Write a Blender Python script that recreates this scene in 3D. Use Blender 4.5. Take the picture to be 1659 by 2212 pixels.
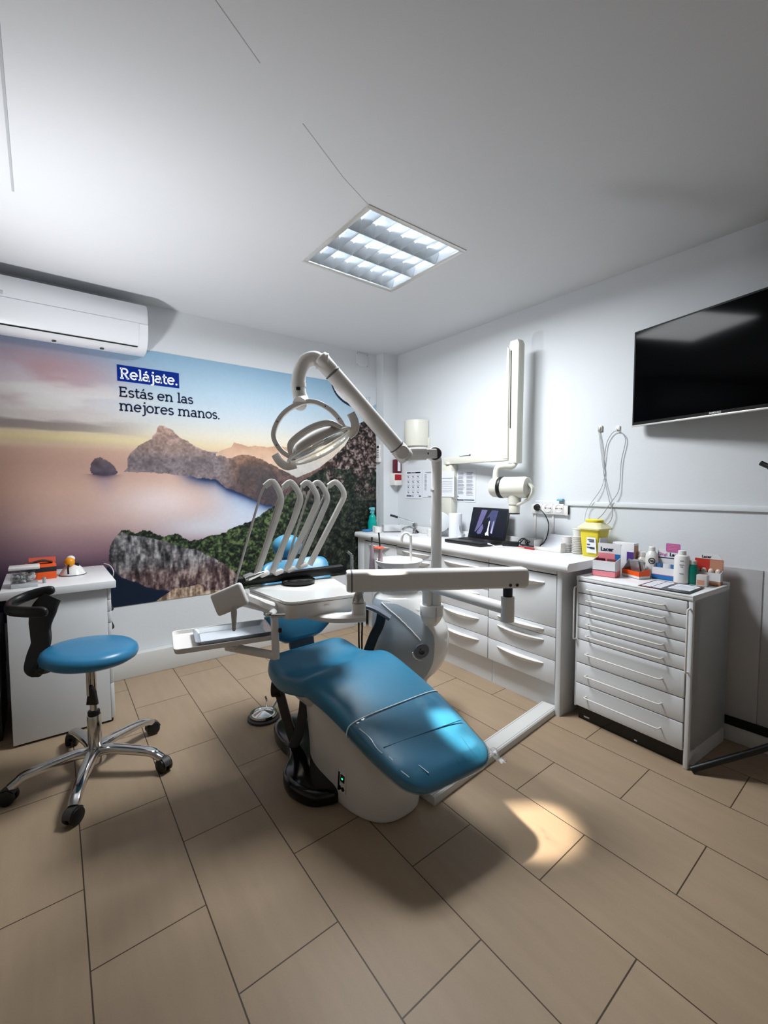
import bpy, bmesh, math, random
import numpy as np
from mathutils import Vector, Matrix
for _o in list(bpy.data.objects): bpy.data.objects.remove(_o, do_unlink=True)
SC = bpy.context.scene
COL = SC.collection
PI = math.pi
random.seed(7); RNG = np.random.RandomState(11)

# ------------------------------------------------------------------ camera, world, lights, exposure
F_PX, PITCH, ROLL, YAW, CAM_H = 965.3, 0.05652, -0.00189, 0.65646, 1.2737
W, D, H = 2.712, 3.41, 2.5
def make_camera():
    fw = Vector((math.sin(YAW)*math.cos(PITCH), math.cos(YAW)*math.cos(PITCH), -math.sin(PITCH)))
    rt = Vector((math.cos(YAW), -math.sin(YAW), 0)); up = rt.cross(fw)
    r2 = rt*math.cos(ROLL)+up*math.sin(ROLL); u2 = up*math.cos(ROLL)-rt*math.sin(ROLL)
    m = Matrix(((r2.x,u2.x,-fw.x,0),(r2.y,u2.y,-fw.y,0),(r2.z,u2.z,-fw.z,CAM_H),(0,0,0,1)))
    cd = bpy.data.cameras.new('camera'); co = bpy.data.objects.new('camera', cd); COL.objects.link(co)
    co.matrix_world = m
    cd.sensor_fit = 'VERTICAL'; cd.sensor_height = 36.0; cd.lens = F_PX/2212*36.0
    cd.clip_start = 0.02; cd.clip_end = 50
    SC.camera = co
make_camera()
wd = bpy.data.worlds.new('world'); SC.world = wd; wd.use_nodes = True
wd.node_tree.nodes['Background'].inputs[0].default_value = (0.5,0.6,0.7,1)
wd.node_tree.nodes['Background'].inputs[1].default_value = 0.02
SC.view_settings.view_transform = 'Standard'; SC.view_settings.look = 'None'
SC.view_settings.gamma = 1; SC.view_settings.use_curve_mapping = False
SC.view_settings.exposure = 1.14

def area_light(name, loc, direction, sx, sy, power, color, spread=PI):
    l = bpy.data.lights.new(name, 'AREA'); l.shape = 'RECTANGLE'; l.size = sx; l.size_y = sy
    l.energy = power; l.color = color; l.spread = spread
    o = bpy.data.objects.new(name, l); COL.objects.link(o); o.location = loc
    o.rotation_euler = Vector(direction).to_track_quat('-Z','Y').to_euler(); return o
def spot_light(name, loc, target, power, color, angle, blend, size):
    l = bpy.data.lights.new(name, 'SPOT'); l.energy = power; l.color = color
    l.spot_size = angle; l.spot_blend = blend; l.shadow_soft_size = size
    o = bpy.data.objects.new(name, l); COL.objects.link(o); o.location = loc
    o.rotation_euler = (Vector(target)-Vector(loc)).to_track_quat('-Z','Y').to_euler(); return o
PANEL = (1.19, 1.645, 1.79, 2.245)                 # the recessed ceiling luminaire (x0,y0,x1,y1)
area_light('luminaire_light', (1.49, 1.945, H-0.008), (0,0,-1), 0.56, 0.56, 29, (0.93,0.97,1.0), math.radians(172))
spot_light('uplighter', (-0.30, 2.30, 1.15), (0.22, 2.36, 2.5), 9, (0.92,0.96,1.0), math.radians(64), 1.0, 0.06)
spot_light('uplight_fill', (-0.36, 2.40, 1.00), (0.55, 2.45, 2.5), 52, (0.95,0.97,1.0), math.radians(112), 1.0, 0.08)  # unseen wide spot, added as fill for ceiling and walls
LAMP_C = Vector((0.890, 1.572, 1.434)); LAMP_DIR = Vector((0.385,-0.452,-1.074)).normalized()
spot_light('dental_lamp_beam', LAMP_C+LAMP_DIR*0.09, LAMP_C+LAMP_DIR*1.8, 175, (1.0,0.91,0.76), math.radians(14.5), 0.6, 0.025)

# ------------------------------------------------------------------ materials
def srgb(c):
    if isinstance(c, str): c = tuple(int(c[i:i+2],16)/255 for i in (0,2,4))
    return tuple((x/12.92 if x <= 0.04045 else ((x+0.055)/1.055)**2.4) for x in c)
MATS = {}
def mat(name, col, rough=0.5, metal=0.0, spec=0.5, coat=0.0, trans=0.0, ior=1.45, emit=None, estr=0.0, noise=0.03, nscale=14.0, bump=0.0, alpha=1.0):
    if name in MATS: return MATS[name]
    m = bpy.data.materials.new(name); m.use_nodes = True; nt = m.node_tree; b = nt.nodes['Principled BSDF']
    c = srgb(col)
    b.inputs['Base Color'].default_value = (*c,1); b.inputs['Roughness'].default_value = rough
    b.inputs['Metallic'].default_value = metal; b.inputs['Specular IOR Level'].default_value = spec
    b.inputs['Coat Weight'].default_value = coat; b.inputs['Coat Roughness'].default_value = 0.08
    b.inputs['Transmission Weight'].default_value = trans; b.inputs['IOR'].default_value = ior
    b.inputs['Alpha'].default_value = alpha
    if emit: b.inputs['Emission Color'].default_value = (*srgb(emit),1); b.inputs['Emission Strength'].default_value = estr
    tc = nt.nodes.new('ShaderNodeTexCoord'); nz = nt.nodes.new('ShaderNodeTexNoise'); nz.inputs['Scale'].default_value = nscale
    nz.inputs['Detail'].default_value = 4
    nt.links.new(tc.outputs['Object'], nz.inputs['Vector'])
    if noise > 0:
        mx = nt.nodes.new('ShaderNodeMix'); mx.data_type = 'RGBA'
        mx.inputs[6].default_value = (*[x*(1-noise) for x in c],1); mx.inputs[7].default_value = (*[min(1,x*(1+noise)) for x in c],1)
        nt.links.new(nz.outputs['Fac'], mx.inputs[0]); nt.links.new(mx.outputs[2], b.inputs['Base Color'])
    if bump > 0:
        n2 = nt.nodes.new('ShaderNodeTexNoise'); n2.inputs['Scale'].default_value = nscale*20; n2.inputs['Detail'].default_value = 3
        bp = nt.nodes.new('ShaderNodeBump'); bp.inputs['Strength'].default_value = bump; bp.inputs['Distance'].default_value = 0.002
        nt.links.new(tc.outputs['Object'], n2.inputs['Vector']); nt.links.new(n2.outputs['Fac'], bp.inputs['Height'])
        nt.links.new(bp.outputs['Normal'], b.inputs['Normal'])
    MATS[name] = m; return m

def film_mat(name, tint, gloss_w, rough, transp=0.93):
    m = bpy.data.materials.new(name); m.use_nodes = True; nt = m.node_tree
    for n in list(nt.nodes): nt.nodes.remove(n)
    out = nt.nodes.new('ShaderNodeOutputMaterial'); t = nt.nodes.new('ShaderNodeBsdfTransparent'); t.inputs[0].default_value = (*tint,1)
    g = nt.nodes.new('ShaderNodeBsdfGlossy'); g.inputs['Roughness'].default_value = rough
    lw = nt.nodes.new('ShaderNodeLayerWeight'); lw.inputs[0].default_value = 0.25
    ma = nt.nodes.new('ShaderNodeMath'); ma.operation = 'MULTIPLY_ADD'; ma.inputs[1].default_value = gloss_w; ma.inputs[2].default_value = 0.03
    mx = nt.nodes.new('ShaderNodeMixShader')
    nt.links.new(lw.outputs['Fresnel'], ma.inputs[0]); nt.links.new(ma.outputs[0], mx.inputs[0])
    nt.links.new(t.outputs[0], mx.inputs[1]); nt.links.new(g.outputs[0], mx.inputs[2]); nt.links.new(mx.outputs[0], out.inputs[0])
    tc = nt.nodes.new('ShaderNodeTexCoord'); nz = nt.nodes.new('ShaderNodeTexNoise'); nz.inputs['Scale'].default_value = 22
    bp = nt.nodes.new('ShaderNodeBump'); bp.inputs['Strength'].default_value = 0.35; bp.inputs['Distance'].default_value = 0.006
    nt.links.new(tc.outputs['Object'], nz.inputs['Vector']); nt.links.new(nz.outputs['Fac'], bp.inputs['Height'])
    nt.links.new(bp.outputs['Normal'], g.inputs['Normal'])
    MATS[name] = m; return m

WALL = mat('wall_paint', (0.83,0.845,0.86), 0.75, noise=0.015, nscale=3, bump=0.25)
CEIL = mat('ceiling_paint', (0.80,0.805,0.815), 0.85, noise=0.02, nscale=2, bump=0.3)
BACKWALL = mat('warm_white_wall', (0.86,0.84,0.81), 0.8)
WHITE = mat('white_laminate', (0.86,0.87,0.88), 0.38, noise=0.012)
WHITE_TOP = mat('white_worktop', (0.88,0.885,0.89), 0.3, noise=0.012)
WPLAST = mat('white_plastic', (0.87,0.86,0.85), 0.3, noise=0.01)
WGLOSS = mat('white_enamel', (0.88,0.875,0.865), 0.16, noise=0.01, coat=0.3)
CREAM = mat('cream_plastic', (0.83,0.825,0.78), 0.35, noise=0.015)
BLUE = mat('blue_upholstery', (0.165,0.44,0.565), 0.36, noise=0.05, nscale=30, bump=0.12)
BLUED = mat('blue_stool_vinyl', (0.18,0.47,0.63), 0.3, noise=0.05, nscale=30, bump=0.1)
BLACKP = mat('black_plastic', (0.055,0.058,0.065), 0.42, noise=0.1)
BLACKG = mat('black_gloss', (0.02,0.02,0.022), 0.12, noise=0.0)
DARKG = mat('dark_grey_plastic', (0.235,0.225,0.22), 0.5, noise=0.08)
SLATE = mat('slate_grey_plastic', (0.36,0.38,0.42), 0.45, noise=0.04)
GREYM = mat('grey_metal', (0.72,0.715,0.70), 0.38, metal=0.25, noise=0.03)
ALU = mat('brushed_aluminium', (0.80,0.79,0.77), 0.3, metal=0.45, noise=0.05)
CHROME = mat('chrome', (0.80,0.80,0.80), 0.12, metal=1.0, noise=0.02)
REFL = mat('louvre_aluminium', (0.80,0.82,0.84), 0.25, metal=0.72, noise=0.02)
BLUEGREY = mat('blue_grey_shell', (0.62,0.665,0.70), 0.38, noise=0.015)
GAP = mat('shadow_gap_black', (0.05,0.05,0.05), 0.8, noise=0.0)
PAPER = mat('paper', (0.86,0.87,0.90), 0.8, noise=0.01)
INK = mat('grey_ink', (0.42,0.44,0.47), 0.8, noise=0.0)
INKD = mat('dark_ink', (0.10,0.12,0.15), 0.8, noise=0.0)
NAVY = mat('navy_ink', (0.05,0.09,0.22), 0.6, spec=0.15, noise=0.0)
CAPBLUE = mat('caption_blue', (0.0,0.15,0.50), 0.6, spec=0.1, noise=0.02)
CAPWHITE = mat('caption_white', (0.92,0.93,0.94), 0.55, noise=0.0)
YELLOW = mat('yellow_plastic', (0.86,0.79,0.20), 0.4, noise=0.02)
TEAL = mat('teal_liquid_bottle', (0.03,0.62,0.58), 0.2, noise=0.03)
TEALT = mat('pale_teal_trigger', (0.40,0.70,0.74), 0.35, noise=0.02)
RED = mat('red_plastic', (0.62,0.06,0.10), 0.3, noise=0.03)
MAROON = mat('maroon_plastic', (0.36,0.05,0.13), 0.35, noise=0.03)
ORANGE = mat('orange_carton', (0.90,0.33,0.08), 0.5, noise=0.03)
AMBER = mat('amber_plastic', (0.92,0.58,0.05), 0.25, noise=0.03)
PINK = mat('pink_carton', (0.88,0.52,0.56), 0.55, noise=0.02)
MAGENTA = mat('magenta_card', (0.72,0.38,0.62), 0.55, noise=0.02)
CARTON = mat('white_carton', (0.85,0.85,0.86), 0.5, noise=0.02)
CARTONB = mat('blue_carton', (0.08,0.42,0.68), 0.5, noise=0.02)
CARTONR = mat('red_carton', (0.72,0.20,0.16), 0.5, noise=0.04)
PURPLE = mat('purple_carton', (0.30,0.18,0.50), 0.5, noise=0.02)
TAN = mat('tan_carton', (0.72,0.52,0.42), 0.55, noise=0.06)
GREENL = mat('green_mouthwash', (0.02,0.42,0.36), 0.15, noise=0.02)
REDPEN = mat('red_pen_plastic', (0.75,0.08,0.14), 0.4, noise=0.0)
FOIL = mat('foil', (0.75,0.75,0.76), 0.25, metal=0.8, noise=0.1, bump=0.6)
LED = mat('green_led', (0.05,0.6,0.3), 0.4, emit=(0.1,0.9,0.45), estr=2.0, noise=0.0)
SCREEN_TV = mat('tv_screen', (0.010,0.012,0.014), 0.08, spec=0.045, noise=0.0)
GLASS = film_mat('clear_plastic', (0.93,0.95,0.96), 0.8, 0.06)
ACRYL = film_mat('acrylic', (0.95,0.96,0.97), 0.25, 0.05)
FILM = film_mat('plastic_wrap', (0.99,0.995,1.0), 0.5, 0.09)
TUBE = mat('fluorescent_tube', (1,1,1), 0.4, emit=(0.95,0.98,1.0), estr=5.5, noise=0.0)
BASEB = mat('baseboard_white', (0.82,0.82,0.81), 0.45, noise=0.015)

def floor_mat():
    m = bpy.data.materials.new('stone_tile_floor'); m.use_nodes = True; nt = m.node_tree; b = nt.nodes['Principled BSDF']
    N = nt.nodes.new; L = nt.links.new
    geo = N('ShaderNodeNewGeometry'); sep = N('ShaderNodeSeparateXYZ'); L(geo.outputs['Position'], sep.inputs[0])
    # tile rows run along y (slightly skewed to the room), 0.6 m long and 0.2975 m wide
    def math_(op, a, bb, c=None):
        n = N('ShaderNodeMath'); n.operation = op
        for i,v in enumerate((a,bb,c)):
            if v is None: continue
            if hasattr(v,'is_linked') or hasattr(v,'links'): L(v, n.inputs[i])
            else: n.inputs[i].default_value = v
        return n.outputs[0]
    tx = math_('MULTIPLY_ADD', sep.outputs['X'], -0.03, sep.outputs['Y'])
    tx = math_('ADD', tx, -0.448+6.0)
    ty = math_('MULTIPLY_ADD', sep.outputs['Y'], -0.022, sep.outputs['X'])
    ty = math_('ADD', ty, -0.031+0.2975*10)
    comb = N('ShaderNodeCombineXYZ'); L(tx, comb.inputs[0]); L(ty, comb.inputs[1])
    br = N('ShaderNodeTexBrick'); L(comb.outputs[0], br.inputs['Vector'])
    br.offset = 0.5; br.offset_frequency = 2; br.squash = 1
    br.inputs['Scale'].default_value = 1; br.inputs['Brick Width'].default_value = 0.6; br.inputs['Row Height'].default_value = 0.2975
    br.inputs['Mortar Size'].default_value = 0.0022; br.inputs['Mortar Smooth'].default_value = 0.3; br.inputs['Bias'].default_value = 0
    c1, c2, cm = srgb((0.60,0.52,0.43)), srgb((0.62,0.54,0.45)), srgb((0.26,0.205,0.155))
    br.inputs['Color1'].default_value = (*c1,1); br.inputs['Color2'].default_value = (*c2,1); br.inputs['Mortar'].default_value = (*cm,1)
    st = N('ShaderNodeMapping'); st.inputs['Scale'].default_value = (1.6,9,1); L(comb.outputs[0], st.inputs['Vector'])
    nz = N('ShaderNodeTexNoise'); nz.inputs['Scale'].default_value = 2.2; nz.inputs['Detail'].default_value = 6; nz.inputs['Roughness'].default_value = 0.6
    L(st.outputs[0], nz.inputs['Vector'])
    n2 = N('ShaderNodeTexNoise'); n2.inputs['Scale'].default_value = 180; n2.inputs['Detail'].default_value = 2; L(comb.outputs[0], n2.inputs['Vector'])
    ad = math_('MULTIPLY_ADD', n2.outputs['Fac'], 0.35, nz.outputs['Fac'])
    ramp = N('ShaderNodeMapRange'); ramp.inputs[1].default_value = 0.3; ramp.inputs[2].default_value = 1.05; ramp.inputs[3].default_value = 0.88; ramp.inputs[4].default_value = 1.10
    L(ad, ramp.inputs[0])
    mul = N('ShaderNodeMix'); mul.data_type = 'RGBA'; mul.blend_type = 'MULTIPLY'; mul.inputs[0].default_value = 1
    L(br.outputs['Color'], mul.inputs[6]); L(ramp.outputs[0], mul.inputs[7]); L(mul.outputs[2], b.inputs['Base Color'])
    b.inputs['Roughness'].default_value = 0.45; b.inputs['Specular IOR Level'].default_value = 0.28
    bp = N('ShaderNodeBump'); bp.inputs['Strength'].default_value = 0.5; bp.inputs['Distance'].default_value = 0.002; bp.invert = True
    L(br.outputs['Fac'], bp.inputs['Height'])
    b2 = N('ShaderNodeBump'); b2.inputs['Strength'].default_value = 0.12; b2.inputs['Distance'].default_value = 0.004
    L(nz.outputs['Fac'], b2.inputs['Height']); L(bp.outputs['Normal'], b2.inputs['Normal']); L(b2.outputs['Normal'], b.inputs['Normal'])
    return m
FLOOR = floor_mat()

# ------------------------------------------------------------------ geometry helpers
def frame(d):
    d = Vector(d).normalized(); a = Vector((0,0,1)) if abs(d.z) < 0.9 else Vector((1,0,0))
    x = a.cross(d).normalized(); return x, d.cross(x), d
def smooth_path(pts, n=8, closed=False):
    P = [Vector(p) for p in pts]; out = []
    m = len(P); rng = range(m if closed else m-1)
    for i in rng:
        if closed: a,b,c,d = P[(i-1)%m],P[i],P[(i+1)%m],P[(i+2)%m]
        else: a,b,c,d = P[max(i-1,0)],P[i],P[i+1],P[min(i+2,m-1)]
        for k in range(n):
            t = k/n
            out.append(0.5*((2*b)+(c-a)*t+(2*a-5*b+4*c-d)*t*t+(3*b-a-3*c+d)*t**3))
    if not closed: out.append(P[-1])
    return out
def interp(rows, n):
    """Catmull-Rom resampling of a list of equal-length number rows."""
    A = np.array(rows, float); m = len(A); out = []
    for i in range(m-1):
        a,b,c,d = A[max(i-1,0)],A[i],A[i+1],A[min(i+2,m-1)]
        for k in range(n):
            t = k/n; out.append(0.5*((2*b)+(c-a)*t+(2*a-5*b+4*c-d)*t*t+(3*b-a-3*c+d)*t**3))
    out.append(A[-1]); return out
def sup(t, a, b, n):
    c, s = math.cos(t), math.sin(t)
    return math.copysign(abs(c)**(2/n), c)*a, math.copysign(abs(s)**(2/n), s)*b
class MB:
    def __init__(s): s.bm = bmesh.new()
    def box(s, c, size, bev=0.0, rot=None, seg=2):
        r = bmesh.ops.create_cube(s.bm, size=1); vs = r['verts']
        m = Matrix.Translation(Vector(c)) @ (rot.to_4x4() if rot else Matrix.Identity(4)) @ Matrix.Diagonal((*size,1))
        bmesh.ops.transform(s.bm, matrix=m, verts=vs)
        if bev > 0:
            es = list({e for v in vs for e in v.link_edges})
            bmesh.ops.bevel(s.bm, geom=es, offset=min(bev, 0.48*min(size)), segments=seg, affect='EDGES', profile=0.5, clamp_overlap=True)
        return s
    def b2(s, lo, hi, bev=0.0):
        return s.box([(a+b)/2 for a,b in zip(lo,hi)], [abs(b-a) for a,b in zip(lo,hi)], bev)
    def rings(s, R, cap0=True, cap1=True, closed=True):
        V = [[s.bm.verts.new(p) for p in ring] for ring in R]
        n = len(V[0])
        for a,b in zip(V, V[1:]):
            for i in range(n if closed else n-1):
                j = (i+1)%n
                try: s.bm.faces.new((a[i],a[j],b[j],b[i]))
                except ValueError: pass
        if closed and cap0: s.bm.faces.new(list(reversed(V[0])))
        if closed and cap1: s.bm.faces.new(V[-1])
        return s
    def cyl(s, p0, p1, r0, r1=None, seg=24, rim=0.0):
        r1 = r0 if r1 is None else r1; p0, p1 = Vector(p0), Vector(p1); x,y,d = frame(p1-p0)
        circ = lambda p,r: [p+x*math.cos(2*PI*i/seg)*r+y*math.sin(2*PI*i/seg)*r for i in range(seg)]
        if rim > 0:
            R = [circ(p0, r0-rim), circ(p0+d*rim*0.3, r0-rim*0.3), circ(p0+d*rim, r0), circ(p1-d*rim, r1), circ(p1-d*rim*0.3, r1-rim*0.3), circ(p1, r1-rim)]
        else: R = [circ(p0,r0), circ(p1,r1)]
        return s.rings(R)
    def sweep(s, pts, prof, up=None, closed=False, scale=None):
        P = [Vector(p) for p in pts]; n = len(P); R = []; px = None
        for i,p in enumerate(P):
            a = P[(i-1)%n] if (closed or i>0) else P[i]; b = P[(i+1)%n] if (closed or i<n-1) else P[i]
            d = (b-a).normalized()
            if up is not None:
                x = Vector(up).cross(d)
                x = x.normalized() if x.length > 1e-5 else px
            elif px is None: x = frame(d)[0]
            else: x = (px-d*px.dot(d)).normalized()
            px = x; y = d.cross(x); k = scale[i] if scale else 1
            R.append([p+x*u*k+y*v*k for u,v in prof])
        if closed: R.append(R[0]); return s.rings(R, False, False)
        return s.rings(R)
    def tube(s, pts, r, seg=10, sm=0, closed=False):
        if sm: pts = smooth_path(pts, sm, closed)
        return s.sweep(pts, [(r*math.cos(2*PI*i/seg), r*math.sin(2*PI*i/seg)) for i in range(seg)], closed=closed)
    def flat(s, pts, w, t, up=None, sm=0, closed=False, n=4, scale=None):
        if sm: pts = smooth_path(pts, sm, closed)
        return s.sweep(pts, [sup(2*PI*(i+0.5)/12, w/2, t/2, n) for i in range(12)], up, closed, scale)
    def prism(s, poly, o, ex, ey, ez, depth, bev=0.0):
        o,ex,ey,ez = Vector(o),Vector(ex),Vector(ey),Vector(ez)
        a = [s.bm.verts.new(o+ex*u+ey*v) for u,v in poly]; f0 = s.bm.faces.new(a)
        r = bmesh.ops.extrude_face_region(s.bm, geom=[f0]); vs = [g for g in r['geom'] if isinstance(g, bmesh.types.BMVert)]
        bmesh.ops.translate(s.bm, verts=vs, vec=ez*depth)
        if bev > 0:
            es = [e for v in a+vs for e in v.link_edges]
            tops = list({e for e in es if (e.verts[0] in a)==(e.verts[1] in a)})
            bmesh.ops.bevel(s.bm, geom=tops, offset=bev, segments=2, affect='EDGES', profile=0.5, clamp_overlap=True)
        return s
    def lathe(s, prof, c, axis=(0,0,1), seg=28, cap0=True, cap1=True):
        x,y,d = frame(axis); c = Vector(c)
        return s.rings([[c+d*z+(x*math.cos(2*PI*i/seg)+y*math.sin(2*PI*i/seg))*max(r,1e-4) for i in range(seg)] for r,z in prof], cap0, cap1)
    def ell(s, c, rx, ry, rz, rot=None, seg=20):
        R = []
        for k in range(1,12):
            a = -PI/2+PI*k/12
            R.append([Vector((rx*math.cos(a)*math.cos(2*PI*i/seg), ry*math.cos(a)*math.sin(2*PI*i/seg), rz*math.sin(a))) for i in range(seg)])
        c = Vector(c); R = [[c+(rot@p if rot else p) for p in r] for r in R]
        return s.rings(R)
    def quad(s, a, b, c, d):
        s.bm.faces.new([s.bm.verts.new(p) for p in (a,b,c,d)]); return s
    def add_mesh(s, me, m):
        n0 = len(s.bm.verts); s.bm.from_mesh(me); s.bm.verts.ensure_lookup_table()
        bmesh.ops.transform(s.bm, matrix=m, verts=s.bm.verts[n0:]); return s

RM = {}     # world matrix of every thing root and its parts
def link(name, data): 
    o = bpy.data.objects.new(name, data); COL.objects.link(o); return o
def thing(name, label, cat, loc=(0,0,0), rotz=0.0, group=None):
    o = link(name, None); o.empty_display_size = 0.05; o.location = loc; o.rotation_euler = (0,0,rotz)
    o['label'] = label; o['category'] = cat
    if group: o['group'] = group
    RM[o.name] = Matrix.Translation(Vector(loc)) @ Matrix.Rotation(rotz,4,'Z'); return o
def mesh_of(name, mb, m, inv=None, sharp=35):
    bm = mb.bm
    if inv is not None: bmesh.ops.transform(bm, matrix=inv, verts=bm.verts)
    bmesh.ops.recalc_face_normals(bm, faces=bm.faces)
    me = bpy.data.meshes.new(name); bm.to_mesh(me); bm.free()
    me.polygons.foreach_set('use_smooth', [True]*len(me.polygons))
    try: me.set_sharp_from_angle(angle=math.radians(sharp))
    except Exception: pass
    me.materials.append(m); return me
def part(name, mb, m, parent, world=True, label=None, sharp=35):
    """a part (or sub-part) of a thing; geometry given in world space unless world=False (then in the root's frame)"""
    M = RM[parent.name]
    o = link(name, mesh_of(name, mb, m, M.inverted() if world else None, sharp)); o.parent = parent; RM[o.name] = M
    if label: o['label'] = label
    return o
def single(name, mb, m, label, cat, group=None, sharp=35, origin=None):
    """a thing that is one mesh; its origin is moved to its base"""
    bm = mb.bm
    xs = [v.co for v in bm.verts]
    lo = Vector((min(v.x for v in xs),min(v.y for v in xs),min(v.z for v in xs))); hi = Vector((max(v.x for v in xs),max(v.y for v in xs),max(v.z for v in xs)))
    b = Vector(origin) if origin else Vector(((lo.x+hi.x)/2,(lo.y+hi.y)/2,lo.z))
    o = link(name, mesh_of(name, mb, m, Matrix.Translation(-b), sharp)); o.location = b
    o['label'] = label; o['category'] = cat
    if group: o['group'] = group
    RM[o.name] = Matrix.Translation(b); return o
def struct(name, mb, m, parent=None, sharp=35):
    o = link(name, mesh_of(name, mb, m, None, sharp)); o['kind'] = 'structure'; RM[o.name] = Matrix.Identity(4); return o
def text_me(txt, size, ext=0.0, align='LEFT', bold=0.0):
    cu = bpy.data.curves.new('t','FONT'); cu.body = txt; cu.size = size; cu.extrude = ext; cu.align_x = align; cu.resolution_u = 3; cu.offset = bold
    o = bpy.data.objects.new('t', cu); COL.objects.link(o); bpy.context.view_layer.update()
    me = bpy.data.meshes.new_from_object(o.evaluated_get(bpy.context.evaluated_depsgraph_get()))
    bpy.data.objects.remove(o); return me
def basis(o, ex, ey):
    ex, ey = Vector(ex).normalized(), Vector(ey).normalized(); ez = ex.cross(ey)
    return Matrix(((ex.x,ey.x,ez.x,o[0]),(ex.y,ey.y,ez.y,o[1]),(ex.z,ey.z,ez.z,o[2]),(0,0,0,1)))
def rrect(w, h, r, n=5, cx=0, cy=0):
    out = []
    for (sx,sy,a0) in ((1,1,0),(-1,1,90),(-1,-1,180),(1,-1,270)):
        for k in range(n+1):
            a = math.radians(a0+90*k/n); out.append((cx+sx*(w/2-r)+r*math.cos(a), cy+sy*(h/2-r)+r*math.sin(a)))
    return out
def RZ(a): return Matrix.Rotation(a,3,'Z')

# ================================================================== THE ROOM
struct('floor', MB().b2((-2.2,-1.6,-0.06),(W+0.1,D+0.1,0)), FLOOR)
cl = MB()   # ceiling with the opening of the luminaire left free
x0,y0,x1,y1 = PANEL
cl.b2((-2.2,-1.6,H),(x0,D+0.1,H+0.06)).b2((x1,-1.6,H),(W+0.1,D+0.1,H+0.06)).b2((x0,-1.6,H),(x1,y0,H+0.06)).b2((x0,y1,H),(x1,D+0.1,H+0.06))
struct('ceiling', cl, CEIL)
struct('wall_back', MB().b2((-2.2,D,0),(W+0.1,D+0.1,H)), WALL)
struct('wall_right', MB().b2((W,-1.6,0),(W+0.1,D,H)), WALL)
struct('wall_left', MB().b2((-2.3,-1.6,0),(-2.2,D+0.1,H)), BACKWALL)
struct('wall_front', MB().b2((-2.2,-1.7,0),(W+0.1,-1.6,H)), BACKWALL)
struct('trim_1', MB().b2((2.54,3.302,0.872),(W,D,H)), WALL)                      # corner column
struct('trim_2', MB().b2((-0.046,0.6,H-0.003),(-0.038,2.46,H)), mat('joint_grey',(0.66,0.67,0.68),0.9))   # plaster joint on the ceiling
sm = MB()
for a,b in (((0.30,1.15),(0.55,1.30)),((0.75,1.42),(1.0,1.56)),((1.0,1.56),(1.18,1.64))):
    sm.flat([(a[0],a[1],H-0.0006),(b[0],b[1],H-0.0006)], 0.003, 0.0012, up=(0,0,1))
struct('trim_3', sm, mat('crack_grey',(0.735,0.74,0.75),0.9))
struct('baseboard_back', MB().b2((0.30,3.345,0),(2.24,D,0.155),0.004), BASEB)
struct('baseboard_right', MB().b2((2.694,-1.6,0),(W,1.26,0.082),0.003), BASEB)
struct('trim_4', MB().b2((2.688,-1.6,0.083),(W,0.74,0.122),0.002), GAP)         # black strip over the baseboard
wp = MB()                                                                        # wainscot panels
wp.b2((2.704,0.566,0.123),(W,1.30,0.872),0.001).b2((2.704,-0.3,0.123),(W,0.560,0.872),0.001)
struct('trim_5', wp, mat('wainscot_grey',(0.71,0.71,0.72),0.6))
struct('trim_6', MB().b2((2.700,-1.6,1.150),(W,1.80,1.178),0.003), WALL)         # horizontal trunking on the right wall
sp = single('wall_plate', MB().b2((2.31,3.402,2.372),(2.44,D,2.486),0.003), WALL, 'small square white cover plate on the wall above the mural', 'cover plate')
for x in (2.32,2.43): 
    for z in (2.38,2.478): part('screw', MB().cyl((x,3.401,z),(x,3.4025,z),0.004,seg=8), INK, sp)

# ------------------------------------------------------------------ ceiling luminaire
lum = thing('ceiling_light','square recessed louvred ceiling light, lit, set flush in the ceiling','ceiling light',(1.49,1.945,H-0.004))
fr = MB()
for a,b in (((x0-0.012,y0-0.012),(x1+0.012,y0+0.012)),((x0-0.012,y1-0.012),(x1+0.012,y1+0.012)),((x0-0.012,y0+0.012),(x0+0.012,y1-0.012)),((x1-0.012,y0+0.012),(x1+0.012,y1-0.012))):
    fr.b2((a[0],a[1],H-0.005),(b[0],b[1],H+0.004),0.001)
part('frame', fr, ALU, lum)
hs = MB().b2((x0,y0,H+0.115),(x1,y1,H+0.12))
hs.b2((x0-0.003,y0,H+0.004),(x0,y1,H+0.12)).b2((x1,y0,H+0.004),(x1+0.003,y1,H+0.12)).b2((x0,y0-0.003,H+0.004),(x1,y0,H+0.12)).b2((x0,y1,H+0.004),(x1,y1+0.003,H+0.12))
part('housing', hs, mat('luminaire_white',(0.80,0.82,0.84),0.5), lum)
for k in range(3):
    yy = y0+0.6*(k+0.5)/3
    part('tube', MB().cyl((x0+0.01,yy,H+0.098),(x1-0.01,yy,H+0.098),0.012,seg=12), TUBE, lum)
for k in range(4):    # longitudinal parabolic reflectors
    yy = y0+0.006+0.588*k/3; pr = []
    for s_ in (-1,1):
        if (k==0 and s_<0) or (k==3 and s_>0): continue
        for q in range(6): pass
    w = 0.030
    L_ = [(-w if k>0 else -0.003, 0.055),(-w*0.45 if k>0 else -0.003,0.028),(-0.002,0.002),(0.002,0.002),(w*0.45 if k<3 else 0.003,0.028),(w if k<3 else 0.003,0.055)]
    part('reflector', MB().prism(L_, (x0+0.004,yy,H+0.001), (0,1,0),(0,0,1),(1,0,0), 0.592), REFL, lum)
for k in range(1,7):
    xx = x0+0.6*k/7
    part('louvre_blade', MB().prism([(-0.006,0.05),(-0.001,0.002),(0.001,0.002),(0.006,0.05)], (xx,y0+0.004,H+0.001),(1,0,0),(0,0,1),(0,1,0),0.592), REFL, lum)

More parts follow.
